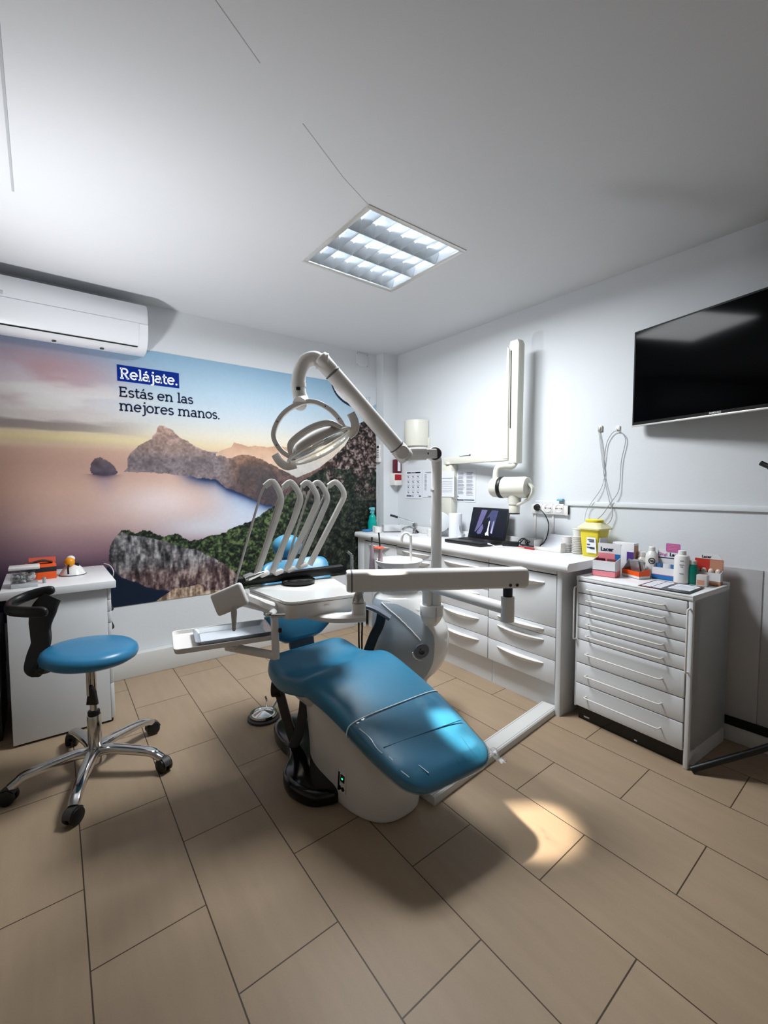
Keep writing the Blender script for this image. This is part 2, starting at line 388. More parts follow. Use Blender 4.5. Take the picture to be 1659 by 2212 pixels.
# ------------------------------------------------------------------ mural
def paint_mural():
    X0,X1,Z0,Z1 = -1.25, 2.534, 0.478, 2.196
    st = 0.0042; nx = int((X1-X0)/st)+1; nz = int((Z1-Z0)/st)+1
    gx, gz = np.meshgrid(np.linspace(X0,X1,nx), np.linspace(Z0,Z1,nz))
    def vnoise(sx, sz, oct=4, seed=0, gain=0.5):
        r = np.random.RandomState(seed); out = np.zeros_like(gx); amp = 1; tot = 0
        for o in range(oct):
            u = (gx-X0)*sx*2**o+r.rand()*9; v = (gz-Z0)*sz*2**o+r.rand()*9
            T = r.rand(256,256); iu = np.floor(u).astype(int); iv = np.floor(v).astype(int); fu = u-iu; fv = v-iv
            fu = fu*fu*(3-2*fu); fv = fv*fv*(3-2*fv)
            g = lambda a,b: T[(iv+b)%256,(iu+a)%256]
            out += amp*((g(0,0)*(1-fu)+g(1,0)*fu)*(1-fv)+(g(0,1)*(1-fu)+g(1,1)*fu)*fv); tot += amp; amp *= gain
        return out/tot
    def sstep(a,b,x): t = np.clip((x-a)/(b-a),0,1); return t*t*(3-2*t)
    def lerp(c, d, t): return c*(1-t[...,None])+np.array(d)*t[...,None] if not isinstance(d,np.ndarray) or d.ndim==1 else c*(1-t[...,None])+d*t[...,None]
    def ramp(x, stops):
        xs = [s[0] for s in stops]; return np.stack([np.interp(x, xs, [s[1][i] for s in stops]) for i in range(3)],-1)
    def inside(poly, jx=0, jz=0):
        px, pz = gx+jx, gz+jz; ins = np.zeros(gx.shape,bool); n = len(poly)
        for i in range(n):
            ax,az = poly[i]; bx,bz = poly[(i+1)%n]
            if az == bz: continue
            c = ((az>pz)!=(bz>pz)) & (px < (bx-ax)*(pz-az)/(bz-az)+ax); ins ^= c
        return ins
    n1 = vnoise(6,6,5,1); n2 = vnoise(24,24,4,2); n3 = vnoise(70,70,3,3); rg = vnoise(12,40,4,4)
    cl1 = vnoise(1.3,5,5,5); cl2 = vnoise(2.2,9,5,6)
    HZ = 1.535
    # sky
    right = ramp(gz, [(1.45,(.80,.70,.60)),(1.56,(.91,.83,.68)),(1.64,(.90,.87,.80)),(1.78,(.80,.84,.87)),(1.95,(.70,.80,.87)),(2.2,(.56,.71,.82))])
    left = ramp(gz, [(1.45,(.74,.60,.57)),(1.58,(.90,.81,.63)),(1.68,(.84,.80,.78)),(1.85,(.84,.80,.81)),(2.0,(.72,.66,.71)),(2.2,(.46,.55,.68))])
    sky = lerp(left, right, sstep(0.05,0.75,gx))
    pk = sstep(0.5,0.72,cl1)*sstep(0.75,-0.1,gx)*sstep(1.66,1.78,gz)*sstep(2.15,2.0,gz)
    sky = lerp(sky, (.70,.56,.58), pk*0.85)
    wh = sstep(0.48,0.70,cl2)*sstep(0.9,0.3,gx)*sstep(1.62,1.72,gz)*sstep(2.0,1.85,gz)
    sky = lerp(sky, (.89,.88,.87), wh*0.7)
    dk = sstep(0.55,0.72,vnoise(1.5,13,5,8))*sstep(0.7,0.1,gx)*sstep(1.57,1.62,gz)*sstep(1.76,1.68,gz)
    sky = lerp(sky, (.55,.50,.50), dk*0.8)
    glow = np.exp(-((gz-1.585)/0.035)**2)*np.exp(-((gx-0.35)/0.55)**2); sky = lerp(sky, (.95,.88,.68), glow*0.6)
    sky = sky*0.93
    # sea
    base = ramp(gz, [(0.48,(.08,.10,.18)),(0.68,(.22,.17,.25)),(0.85,(.52,.40,.45)),(1.05,(.78,.65,.62)),(1.25,(.84,.69,.62)),(1.42,(.78,.63,.57)),(1.54,(.80,.66,.58))])
    far_l = ramp(gz, [(0.48,(.03,.05,.11)),(0.75,(.13,.10,.17)),(1.0,(.36,.27,.30)),(1.3,(.55,.40,.36)),(1.54,(.62,.50,.47))])
    sea = lerp(far_l, base, sstep(-0.55,0.10,gx))
    cen = np.exp(-((gx-0.66)/0.30)**2-((gz-1.17)/0.13)**2); sea = lerp(sea, (.92,.86,.86), cen*0.85)
    bl = sstep(0.85,1.25,gx)*sstep(0.86,0.98,gz); sea = lerp(sea, (.76,.82,.90), bl*0.9)
    low = np.exp(-((gx-0.95)/0.35)**2-((gz-0.98)/0.10)**2); sea = lerp(sea, (.82,.83,.87), low*0.85)
    shore = np.interp(gx, [0.60,0.83,1.04,1.126,1.231,1.341,1.436,1.535],[1.362,1.350,1.325,1.262,1.220,1.168,1.124,1.118])
    dsh = (shore-gz)+0.025*(n1-0.5); sh = np.exp(-np.clip(dsh,0,9)/0.045)*sstep(0.72,0.95,gx)*(dsh>-0.02); sea = lerp(sea, (.20,.29,.47), np.clip(sh*0.95,0,0.85))
    sea = lerp(sea, (.11,.17,.30), np.clip(np.exp(-np.clip(dsh,0,9)/0.016)*sstep(0.80,1.0,gx),0,.9))
    isr = np.exp(-((gx-0.335)/0.062)**2)*np.exp(-np.clip(1.352-gz,0,9)/0.022)*(gz<1.356); sea = lerp(sea, (.10,.11,.24), np.clip(isr,0,1)*0.9)
    isr2 = np.exp(-((gx-0.34)/0.06)**2)*np.exp(-((gz-1.29)/0.06)**2); sea = lerp(sea,(.70,.60,.66),isr2*0.5)
    img = np.where((gz > HZ)[...,None], sky, sea)
    hz = np.exp(-((gz-HZ)/0.02)**2); img = lerp(img, (.84,.74,.64), hz*0.7)
    j = (n2-0.5)*0.016; k2 = (n3-0.5)*0.010
    POLY = dict(
     islet=[(0.265,1.370),(0.264,1.423),(0.290,1.459),(0.320,1.469),(0.348,1.455),(0.391,1.417),(0.416,1.376),(0.407,1.360),(0.337,1.350),(0.274,1.352)],
     head=[(0.450,1.379),(0.473,1.404),(0.472,1.466),(0.492,1.503),(0.543,1.555),(0.623,1.604),(0.632,1.629),(0.653,1.650),(0.660,1.688),(0.675,1.699),(0.707,1.702),(0.748,1.670),(0.795,1.621),(0.853,1.602),(0.900,1.575),(0.963,1.545),(1.056,1.508),(1.165,1.491),(1.209,1.518),(1.274,1.528),(1.347,1.513),(1.442,1.476),(1.540,1.431),(1.704,1.350),(1.790,1.382),(1.924,1.440),(2.074,1.545),(2.186,1.645),(2.261,1.761),(2.338,1.851),(2.442,1.902),(2.56,1.99),(2.56,0.213),(1.522,0.368),(1.535,1.122),(1.436,1.125),(1.341,1.171),(1.231,1.224),(1.126,1.267),(1.041,1.329),(0.831,1.354),(0.651,1.371)],
     far=[(1.049,1.521),(1.097,1.551),(1.167,1.579),(1.186,1.611),(1.232,1.603),(1.293,1.582),(1.357,1.600),(1.444,1.590),(1.543,1.602),(1.644,1.593),(1.749,1.575),(1.880,1.518),(1.878,1.320),(1.061,1.453)],
     haze=[(1.540,1.468),(1.664,1.529),(1.792,1.515),(1.971,1.581),(2.113,1.649),(2.160,1.487),(1.703,1.319)],
     forest=[(1.535,1.137),(1.435,1.084),(1.361,1.032),(1.282,0.999),(1.172,0.962),(1.084,0.925),(0.998,0.909),(0.915,0.888),(0.835,0.887),(0.795,0.917),(0.759,0.942),(0.722,0.938),(0.668,0.926),(0.625,0.954),(0.597,0.982),(0.548,0.979),(0.512,0.965),(0.471,0.993),(0.422,0.986),(0.389,0.945),(0.524,0.904),(0.665,0.828),(0.879,0.724),(1.077,0.615),(1.181,0.511),(1.365,0.392),(2.56,0.213),(2.56,1.411),(1.970,1.441),(1.746,1.319)],
     cliff=[(0.422,0.974),(0.389,0.951),(0.364,0.910),(0.350,0.856),(0.345,0.790),(0.377,0.724),(0.413,0.670),(0.516,0.625),(0.628,0.555),(0.718,0.535),(0.875,0.564),(0.955,0.508),(1.216,0.470),(1.190,0.601),(1.113,0.674),(0.995,0.764),(0.881,0.816),(0.757,0.860),(0.667,0.900),(0.553,0.934),(0.470,0.955)],
     tan=[(0.600,0.47),(0.663,0.507),(0.733,0.550),(0.827,0.550),(0.891,0.562),(0.933,0.542),(0.945,0.506),(1.2,0.49),(1.2,0.465),(0.746,0.465)],
     logo=None)
    def put(mask, col): img[mask] = col[mask]
    c = ramp(gz,[(1.45,(.82,.70,.62)),(1.55,(.78,.64,.54)),(1.61,(.72,.56,.46))]); c = c*(0.94+0.12*n2[...,None]); put(inside(POLY['far'],j*.5,j*.6), c)
    c = ramp(gz,[(1.33,(.72,.71,.70)),(1.45,(.74,.72,.70)),(1.55,(.80,.74,.68)),(1.65,(.80,.75,.70))]); c = c*(0.95+0.1*n2[...,None]); put(inside(POLY['haze'],j*.5,j*.6), c)
    c = ramp(gz,[(1.35,(.30,.27,.33)),(1.40,(.36,.32,.36)),(1.47,(.42,.36,.38))])*(0.72+0.56*n2[...,None]); put(inside(POLY['islet'],j,j), c)
    hm = inside(POLY['head'],j,j*1.2)
    rock = ramp(gz,[(1.05,(.33,.28,.30)),(1.25,(.42,.36,.37)),(1.36,(.50,.45,.46)),(1.45,(.45,.41,.43)),(1.55,(.58,.49,.46)),(1.70,(.68,.56,.51))])
    rock = lerp(rock, ramp(gz,[(1.05,(.30,.25,.26)),(1.3,(.34,.28,.28)),(1.5,(.50,.38,.31)),(1.6,(.50,.40,.34))]), sstep(1.05,1.25,gx))
    nn_ = np.clip((n2*0.5+n3*0.5-0.5)*2.2+0.5,0,1); rock = rock*(0.78+0.42*nn_[...,None])
    scr = sstep(0.52,0.66,n1)*sstep(1.52,1.40,gz); rock = lerp(rock, (.22,.22,.25), scr*0.55)
    # the great brown wall of rock at the right
    rr = sstep(1.85,2.1,gx); big = ramp(np.clip(((n2*0.5+n3*0.5)-0.5)*1.8+0.5,0,1),[(0.25,(.06,.05,.06)),(0.42,(.20,.16,.16)),(0.55,(.36,.29,.27)),(0.75,(.62,.57,.56))]); rock = lerp(rock, big*0.92, rr)
    put(hm, rock)
    # forest: lit clumps of bushes
    nb = vnoise(34,40,3,21); nb2 = vnoise(85,85,2,22)
    q = np.clip(((nb*0.55+nb2*0.45)-0.5)*1.5+0.5,0,1)
    gcol = ramp(q,[(0.2,(.045,.06,.055)),(0.42,(.11,.15,.11)),(0.56,(.20,.26,.17)),(0.72,(.33,.40,.24)),(0.9,(.42,.48,.32))])
    gdk = ramp(q,[(0.2,(.03,.04,.045)),(0.45,(.085,.11,.09)),(0.62,(.16,.19,.15)),(0.9,(.30,.33,.27))])
    fc = lerp(gcol, gdk, sstep(1.45,1.9,gx))
    jf = (vnoise(40,40,3,23)-0.5)*0.030
    put(inside(POLY['forest'],jf*.6,jf), fc)
    edge = inside(POLY['forest'],jf*.6,jf) & (gz > 1.15) & (gx>1.55); mixr = sstep(0.46,0.62,vnoise(9,9,4,24))*sstep(1.05,1.3,gz)*sstep(1.55,1.7,gx)
    img[edge] = (img*(1-0.8*mixr[...,None])+big*0.8*mixr[...,None])[edge]
    cm = inside(POLY['cliff'],j*1.2,j*1.3)
    vr = vnoise(55,14,4,31); cc = vr*0.55+n3*0.25+n2*0.2
    cc = np.clip((cc-0.5)*1.7+0.5,0,1)
    ccol = ramp(cc,[(0.1,(.09,.09,.10)),(0.4,(.31,.305,.32)),(0.58,(.47,.46,.475)),(0.85,(.72,.71,.71))])
    rust = ramp(cc,[(0.1,(.12,.08,.09)),(0.42,(.32,.24,.25)),(0.6,(.47,.39,.38)),(0.85,(.68,.61,.59))])
    ccol = lerp(ccol, rust, sstep(0.76,0.64,gz+0.05*(n1-0.5))*0.9)
    put(cm, ccol)
    dsea = (~cm) & (gz < np.interp(gx,[0.30,0.345,0.413,0.516,0.70,0.96],[0.76,0.75,0.67,0.62,0.54,0.50])) & (gx>0.335) & (gx<1.0)
    img[dsea] = (np.array((.055,.115,.20))*(0.8+0.4*n1[...,None]))[dsea]
    tcol = ramp(cc,[(0.25,(.40,.33,.28)),(0.5,(.66,.57,.49)),(0.75,(.84,.77,.70))]); put(inside(POLY['tan'],j,j), tcol)
    # white emblem field at the top right
    lx, lz = (gx-2.33)/0.285, (gz-2.20)/0.215
    rd = np.sqrt(lx**2+lz**2); wt = ramp(gz,[(1.95,(.83,.85,.87)),(2.2,(.84,.86,.88))])
    put(rd < 1.0, wt)
    rd2 = np.sqrt(((gx-2.34)/0.285)**2+((gz-2.21)/0.205)**2)
    put((rd<1.0)&(rd2>1.0)&(gx<2.40), np.broadcast_to(np.array((.06,.09,.20)),img.shape))
    img *= (0.985+0.03*n3[...,None])
    img = np.clip(img,0,1); lin = np.where(img<=0.04045, img/12.92, ((img+0.055)/1.055)**2.4)
    me = bpy.data.meshes.new('print'); yy = np.full(gx.size, D-0.004)
    co = np.stack([gx.ravel(),yy,gz.ravel()],-1)
    idx = np.arange(nx*nz).reshape(nz,nx)
    q4 = np.stack([idx[:-1,:-1],idx[:-1,1:],idx[1:,1:],idx[1:,:-1]],-1).reshape(-1,4)
    me.vertices.add(nx*nz); me.vertices.foreach_set('co', co.ravel())
    nf = len(q4); me.loops.add(nf*4); me.loops.foreach_set('vertex_index', q4.ravel().astype(np.int32))
    me.polygons.add(nf); me.polygons.foreach_set('loop_start', np.arange(0,nf*4,4,dtype=np.int32)); me.polygons.foreach_set('loop_total', np.full(nf,4,dtype=np.int32))
    me.update(calc_edges=True); me.validate()
    at = me.color_attributes.new('print_colour','FLOAT_COLOR','POINT')
    rgba = np.concatenate([lin.reshape(-1,3),np.ones((nx*nz,1))],1).astype(np.float32); at.data.foreach_set('color', rgba.ravel())
    m = bpy.data.materials.new('printed_wallpaper'); m.use_nodes = True; nt = m.node_tree; b = nt.nodes['Principled BSDF']
    a = nt.nodes.new('ShaderNodeAttribute'); a.attribute_name = 'print_colour'; nt.links.new(a.outputs['Color'], b.inputs['Base Color'])
    b.inputs['Roughness'].default_value = 0.5; b.inputs['Specular IOR Level'].default_value = 0.25
    me.materials.append(m); return me, (X0,X1,Z0,Z1)
mur = thing('wall_mural','large coastal sunset photo mural with Spanish caption covering the back wall','mural',(1.2,D,0.478))
_me,_ext = paint_mural()
_me.transform(RM[mur.name].inverted())
_o = link('printed_landscape', _me); _o.parent = mur; RM[_o.name] = RM[mur.name]
part('backing', MB().b2((_ext[0],D-0.0035,_ext[2]),(_ext[1],D,_ext[3])), PAPER, mur)

def arc(cx,cy,rx,ry,a0,a1,n=14): return [(cx+rx*math.cos(math.radians(a0+(a1-a0)*i/n)), cy+ry*math.sin(math.radians(a0+(a1-a0)*i/n))) for i in range(n+1)]
DOT = lambda x,y: ('dot',x,y)
GLY = {
 'R':(1.22,[[(.2,0),(.2,1.4)],[(0,.03),(.44,.03)],[(0,1.37),(.6,1.37)],arc(.6,1.03,.32,.34,90,-90),[(.2,.69),(.6,.69)],[(.55,.69),(.92,.03)],[(.8,.03),(1.12,.03)]]),
 'e':(1.06,[arc(.5,.5,.42,.47,0,318,22),[(.08,.52),(.92,.52)]]),
 'l':(.56,[[(.27,0),(.27,1.5)],[(.03,.05),(.52,.05)],[(.06,1.45),(.27,1.45)]]),
 'a':(1.02,[arc(.43,.64,.32,.32,150,0),[(.75,.64),(.75,.05)],[(.75,.05),(.96,.05)],arc(.42,.3,.34,.25,0,360,20)]),
 'j':(.60,[[(.40,1),(.40,-.2)],arc(.13,-.2,.27,.24,0,-110),[(.14,.95),(.40,.95)],DOT(.38,1.36)]),
 't':(.70,[[(.28,1.35),(.28,.28)],arc(.5,.28,.22,.24,180,310),[(.04,.95),(.64,.95)]]),
 '.':(.42,[DOT(.2,.08)]), ' ':(.55,[]),
 'E':(1.16,[[(.2,0),(.2,1.4)],[(0,.05),(.98,.05)],[(.2,.72),(.76,.72)],[(0,1.35),(.94,1.35)],[(.96,.05),(.96,.34)],[(.92,1.35),(.92,1.08)],[(.74,.58),(.74,.86)]]),
 's':(.86,[arc(.42,.73,.29,.23,25,270),arc(.42,.27,.31,.23,90,-155)]),
 'n':(1.24,[[(.26,0),(.26,1)],[(.04,.95),(.26,.95)],[(.04,.05),(.48,.05)],arc(.6,.6,.34,.36,180,0),[(.94,.6),(.94,.05)],[(.74,.05),(1.16,.05)]]),
 'm':(1.90,[[(.26,0),(.26,1)],[(.04,.95),(.26,.95)],[(.04,.05),(.48,.05)],arc(.59,.62,.33,.34,180,0),[(.92,.62),(.92,.05)],[(.72,.05),(1.12,.05)],arc(1.25,.62,.33,.34,180,0),[(1.58,.62),(1.58,.05)],[(1.38,.05),(1.80,.05)]]),
 'o':(1.06,[arc(.5,.5,.42,.46,0,360,24)]),
 'r':(.86,[[(.26,0),(.26,1)],[(.04,.95),(.26,.95)],[(.04,.05),(.52,.05)],arc(.62,.58,.36,.38,180,62)]),
}
GLY['á'] = (GLY['a'][0], GLY['a'][1]+[[(.38,1.18),(.60,1.42)]])
def lettering(mb, txt, x, z, xh, width, sw, y=D-0.0085, th=0.003):
    tot = sum(GLY[c][0] for c in txt); k = width/tot/xh; cx = x
    for ch in txt:
        adv, strokes = GLY[ch]
        for st_ in strokes:
            if st_[0] == 'dot':
                px,pz = cx+st_[1]*xh*k, z+st_[2]*xh; mb.cyl((px,y-th/2,pz),(px,y+th/2,pz), sw*0.66, seg=12); continue
            P = [Vector((cx+u*xh*k, y, z+v*xh)) for u,v in st_]
            mb.flat(P, sw, th, up=(0,1,0), n=8)
        cx += adv*xh*k
    return mb
part('caption_box', MB().b2((0.429,D-0.0065,1.968),(0.806,D-0.0045,2.072)), CAPBLUE, mur, label='blue caption box')
part('caption_headline', lettering(MB(),'Relájate.',0.446,1.987,0.046,0.352,0.0105,D-0.0078,0.0022), CAPWHITE, mur, label='white headline lettering reading Relájate.')
part('caption_lettering', lettering(lettering(MB(),'Estás en las',0.437,1.868,0.045,0.462,0.0085,D-0.006,0.0022),'mejores manos.',0.434,1.777,0.0465,0.652,0.0085,D-0.006,0.0022), NAVY, mur, label='navy lettering reading Estás en las mejores manos.')
em = MB().add_mesh(text_me('DENT',0.072), basis((2.285,D-0.005,2.052),(1,0,0),(0,0,1)))
part('emblem_lettering', em, mat('pale_grey_ink',(0.70,0.74,0.78),0.6), mur)
eb = MB().b2((2.37,D-0.0055,2.026),(2.475,D-0.0045,2.030)).prism([(0,0.115),(0.052,0.10),(0.05,0.05),(0.034,-0.02),(0.022,0.04),(0.005,0.06)],(2.145,D-0.0055,2.075),(1,0,0),(0,0,1),(0,1,0),0.0012)
part('emblem_mark', eb, NAVY, mur)

# ================================================================== FITTED FURNITURE
# ------------------------------------------------------------------ air conditioner
ac = thing('air_conditioner','white wall-mounted air conditioner above the mural, close to the ceiling','air conditioner',(-0.17,D,2.135))
prof = [(0,0.012),(0.0,0.292),(-0.15,0.295),(-0.19,0.285),(-0.212,0.255),(-0.221,0.20),(-0.219,0.13),(-0.205,0.07),(-0.175,0.028),(-0.13,0.004),(-0.05,0.0)]
AX0, AX1 = -0.92, 0.585
mb = MB(); R = []
for x,k in ((AX0,0.94),(AX0+0.012,1),(AX1-0.016,1),(AX1-0.004,0.985),(AX1,0.94)):
    R.append([Vector((x, D+u*k, 2.135+0.148+(v-0.148)*k)) for u,v in prof])
mb.rings(R); part('body', mb, mat('ac_white',(0.86,0.87,0.885),0.3,noise=0.01), ac, sharp=28)
fl = MB(); P0 = [(-0.2225,0.158),(-0.2215,0.128),(-0.2085,0.070),(-0.1785,0.028),(-0.176,0.031),(-0.2055,0.073),(-0.2185,0.129),(-0.2195,0.158)]
fl.prism(P0,(AX0+0.06,D,2.135),(0,1,0),(0,0,1),(1,0,0),AX1-0.055-AX0-0.06)
part('air_flap', fl, mat('ac_flap_white',(0.85,0.86,0.875),0.32,noise=0.01), ac)
part('outlet_gap', MB().b2((AX0+0.06,D-0.182,2.157),(AX1-0.06,D-0.174,2.1625)), GAP, ac)
part('seam', MB().b2((AX0,D-0.2222,2.292),(AX1-0.004,D-0.2195,2.2935)), mat('seam_grey',(0.74,0.75,0.76),0.5), ac)
part('indicator_window', MB().box((-0.135,D-0.2235,2.315),(0.035,0.003,0.016),0.001), mat('ac_grey',(0.72,0.74,0.76),0.3), ac)
for x in (0.10,0.34): part('screw_cap', MB().cyl((x,D-0.10,2.1305),(x,D-0.10,2.138),0.011,seg=10), DARKG, ac)

# ------------------------------------------------------------------ left drawer cabinet
lc = thing('drawer_cabinet','white low drawer cabinet with overhanging top in the left corner, behind the stool','cabinet',(0.07,3.09,0))
LX0,LX1,LY0,LY1 = -0.145,0.285,2.775,3.335
part('carcass', MB().b2((LX0,LY0,0.012),(LX1-0.018,LY1,0.738),0.002), WHITE, lc)
part('top_panel', MB().b2((LX0-0.022,LY0-0.03,0.738),(LX1+0.022,LY1+0.004,0.778),0.004), WHITE_TOP, lc)
zs = [0.735,0.672,0.608,0.546,0.400,0.215,0.02]
for a,b in zip(zs,zs[1:]):
    d = part('drawer', MB().b2((LX1-0.017,LY0+0.001,b+0.002),(LX1,LY1,a-0.002),0.0015), WHITE, lc)
for zc in (0.578,0.473,0.31):
    part('handle', MB().tube([(LX1,2.92,zc),(LX1+0.022,2.94,zc),(LX1+0.026,3.05,zc),(LX1+0.022,3.16,zc),(LX1,3.18,zc)],0.006,8,4), BLACKP, lc, label='black bow handle')
part('plinth', MB().b2((LX0+0.02,LY0+0.02,0),(LX1-0.03,LY1,0.012)), GAP, lc)
part('foot', MB().cyl((LX1-0.02,LY0+0.02,0),(LX1-0.02,LY0+0.02,0.014),0.013,seg=12), BLACKP, lc)
white_cable = MB().tube([(0.31,3.32,0.79),(0.335,3.25,0.782),(0.345,3.18,0.75),(0.335,3.22,0.70),(0.318,3.30,0.68)],0.003,6,6)
single('cable', white_cable, WPLAST, 'thin white cable hanging off the back edge of the left cabinet', 'cable')

sc2 = thing('side_cabinet','dark grey low cabinet at the left edge, beside the white drawer cabinet','cabinet',(-0.48,3.12,0))
part('body', MB().b2((-0.80,2.86,0.27),(-0.185,3.335,0.56),0.006), mat('dark_grey_laminate',(0.24,0.25,0.27),0.5), sc2)
part('shelf', MB().b2((-0.80,2.84,0.245),(-0.187,3.335,0.268),0.003), mat('mid_grey_laminate',(0.40,0.41,0.42),0.5), sc2)
part('plinth', MB().b2((-0.80,2.90,0.0),(-0.19,3.335,0.243)), BLACKP, sc2)

# ------------------------------------------------------------------ fitted counter along the right wall
CO = Vector((2.232,1.315,0)); CROT = -0.035
CM = Matrix.Translation(CO) @ Matrix.Rotation(CROT,4,'Z')          # local x = depth into the wall, local y = along the counter
def cw(x,y,z=0): return CM @ Vector((x,y,z))
TOPZ = 0.862
def counter_thing(name,label,cat,y,group=None):
    p = cw(0.2,y); return thing(name,label,cat,(p.x,p.y,0),CROT,group), y
def cpart(name, mb, m, root, y, label=None):
    bmesh.ops.translate(mb.bm, verts=mb.bm.verts, vec=(-0.2,-y,0)); return part(name, mb, m, root, world=False, label=label)
def crescent(y0, y1, z, drop=0.030, out=0.030):
    mb = MB(); n = 16; R = []
    for i in range(n+1):
        t = i/n; y = y0+(y1-y0)*t; b = math.sin(PI*t)**0.8; o = 0.003+out*b; d = 0.004+drop*b
        R.append([Vector((0.002,y,z)),Vector((-o,y,z-0.002)),Vector((-o-0.0015,y,z-0.004)),Vector((-o,y,z-0.0065)),Vector((-o*0.45,y,z-0.004-d*0.55)),Vector((-o*0.12,y,z-0.004-d*0.9)),Vector((0.002,y,z-0.004-d))])
    mb.rings(R); return mb
FX = 0.0
units = [
 ('base_cabinet','white base cabinet with one tall front above curved-grip drawers, beside the end panel', 0.030, 0.513, [(0.783,0.492,0.738),(0.489,0.437,0.472),(0.434,0.306,0.410),(0.303,0.168,0.275)]),
 ('base_cabinet','white base cabinet of four curved-grip drawers behind the dental unit, below the laptop', 0.516, 0.998, [(0.783,0.612,0.752),(0.609,0.443,0.578),(0.440,0.310,0.412),(0.307,0.168,0.272)]),
 ('base_cabinet','white base cabinet of shallow curved-grip drawers, right of the arched sink door', 1.001, 1.483, [(0.783,0.727,0.768),(0.724,0.668,0.708),(0.665,0.50,0.64),(0.497,0.335,0.46),(0.332,0.168,0.30)]),
]
GRP = 'white base cabinets of the fitted counter'
for nm,lb,ya,yb,fronts in units:
    r,yc = counter_thing(nm,lb,'cabinet',(ya+yb)/2,GRP)
    cpart('carcass', MB().b2((0.020,ya,0.165),(0.37,yb,0.815)), GAP if False else WHITE, r, yc)
    cpart('plinth', MB().b2((0.045,ya,0.0),(0.06,yb,0.165)), WHITE, r, yc)
    cpart('fascia', MB().b2((0.0,ya+0.001,0.790),(0.020,yb-0.001,0.8165),0.001), WHITE, r, yc)
    cpart('finger_gap', MB().b2((0.012,ya,0.780),(0.0205,yb,0.792)), GAP, r, yc)
    for zt,zb,zh in fronts:
        d = cpart('drawer', MB().b2((0.0,ya+0.0015,zb),(0.0195,yb-0.0015,zt),0.002), WHITE, r, yc)
        cpart('handle', crescent(ya+0.075,yb-0.075,zh), WPLAST, d, yc)
        if d.parent: pass
# fix: sub-parts live in the root frame, so they share it
r,yc = counter_thing('base_cabinet','white base cabinet with an arched sink door, nearest to the mural','cabinet',(1.486+1.968)/2,GRP)
ya,yb = 1.486,1.968
cpart('carcass', MB().b2((0.020,ya,0.165),(0.30,yb,0.815)), WHITE, r, yc)
cpart('plinth', MB().b2((0.045,ya,0.0),(0.06,yb,0.165)), WHITE, r, yc)
cpart('fascia', MB().b2((0.0,ya+0.001,0.797),(0.020,yb-0.001,0.8165),0.001), WHITE, r, yc)
cpart('finger_gap', MB().b2((0.012,ya,0.787),(0.0205,yb,0.798)), GAP, r, yc)
d = cpart('door', MB().b2((0.0,ya+0.0015,0.168),(0.0195,yb-0.0015,0.789),0.002), WHITE, r, yc)
cpart('handle', crescent(ya+0.09,yb-0.08,0.768), WPLAST, d, yc)
ar = [(-0.0004,ya+0.14,0.18),(-0.0004,ya+0.14,0.66)]+[(-0.0004,ya+0.14+0.06-0.06*math.cos(a),0.66+0.06*math.sin(a)) for a in np.linspace(0.2,PI/2,6)]+[(-0.0004,yb-0.13-0.06+0.06*math.sin(a),0.66+0.06*math.cos(a)) for a in np.linspace(0,PI/2-0.2,6)]+[(-0.0004,yb-0.13,0.66),(-0.0004,yb-0.13,0.18)]
cpart('arched_groove', MB().tube(ar,0.0013,5), INK, d, yc)
r,yc = counter_thing('filler_panel','white narrow filler panel closing the counter against the mural wall','panel',2.02)
cpart('panel', MB().b2((0.002,1.971,0.0),(0.020,2.075,0.8165),0.002), WHITE, r, yc)
r,yc = counter_thing('end_panel','white rounded end panel of the fitted counter beside the drawer trolley','panel',0.013)
cpart('panel', MB().prism([(0.0,0.006),(0.004,0.0),(0.43,0.0),(0.43,0.027),(0.0,0.027)],(0,0,0),(1,0,0),(0,1,0),(0,0,1),0.8165,0.0), WHITE, r, yc)
r,yc = counter_thing('worktop','long white worktop with rounded front edge along the right wall','worktop',1.0)
pr = [(-0.030,0.826),(-0.032,0.840),(-0.029,0.853),(-0.020,0.862),(0.34,0.862),(0.34,0.8165),(-0.024,0.8165)]
mb = MB().prism([(x,z) for x,z in pr],(0,-0.052,0),(1,0,0),(0,0,1),(0,1,0),2.132)
mb.prism([(0.34,-0.052),(0.477,-0.052),(0.409,1.95),(0.34,1.95)],(0,0,0.8165),(1,0,0),(0,1,0),(0,0,1),0.0455)
cpart('slab', mb, WHITE_TOP, r, yc)
cpart('upstand', MB().prism([(0.425,0.10),(0.440,0.10),(0.392,1.96),(0.377,1.96)],(0,0,0.8625),(1,0,0),(0,1,0),(0,0,1),0.055,0.004), WHITE_TOP, r, yc)
bs = MB(); 
bs.sweep(smooth_path([cw(0.09,1.60,TOPZ+0.001),cw(0.06,1.48,TOPZ+0.001),cw(0.12,1.36,TOPZ+0.001),cw(0.24,1.34,TOPZ+0.001),cw(0.30,1.46,TOPZ+0.001),cw(0.25,1.62,TOPZ+0.001)],6,True),[(0.008*math.cos(a),0.003*math.sin(a)) for a in np.linspace(0,2*PI,8,endpoint=False)],closed=True)
o = part('sink_rim', bs, WGLOSS, r)
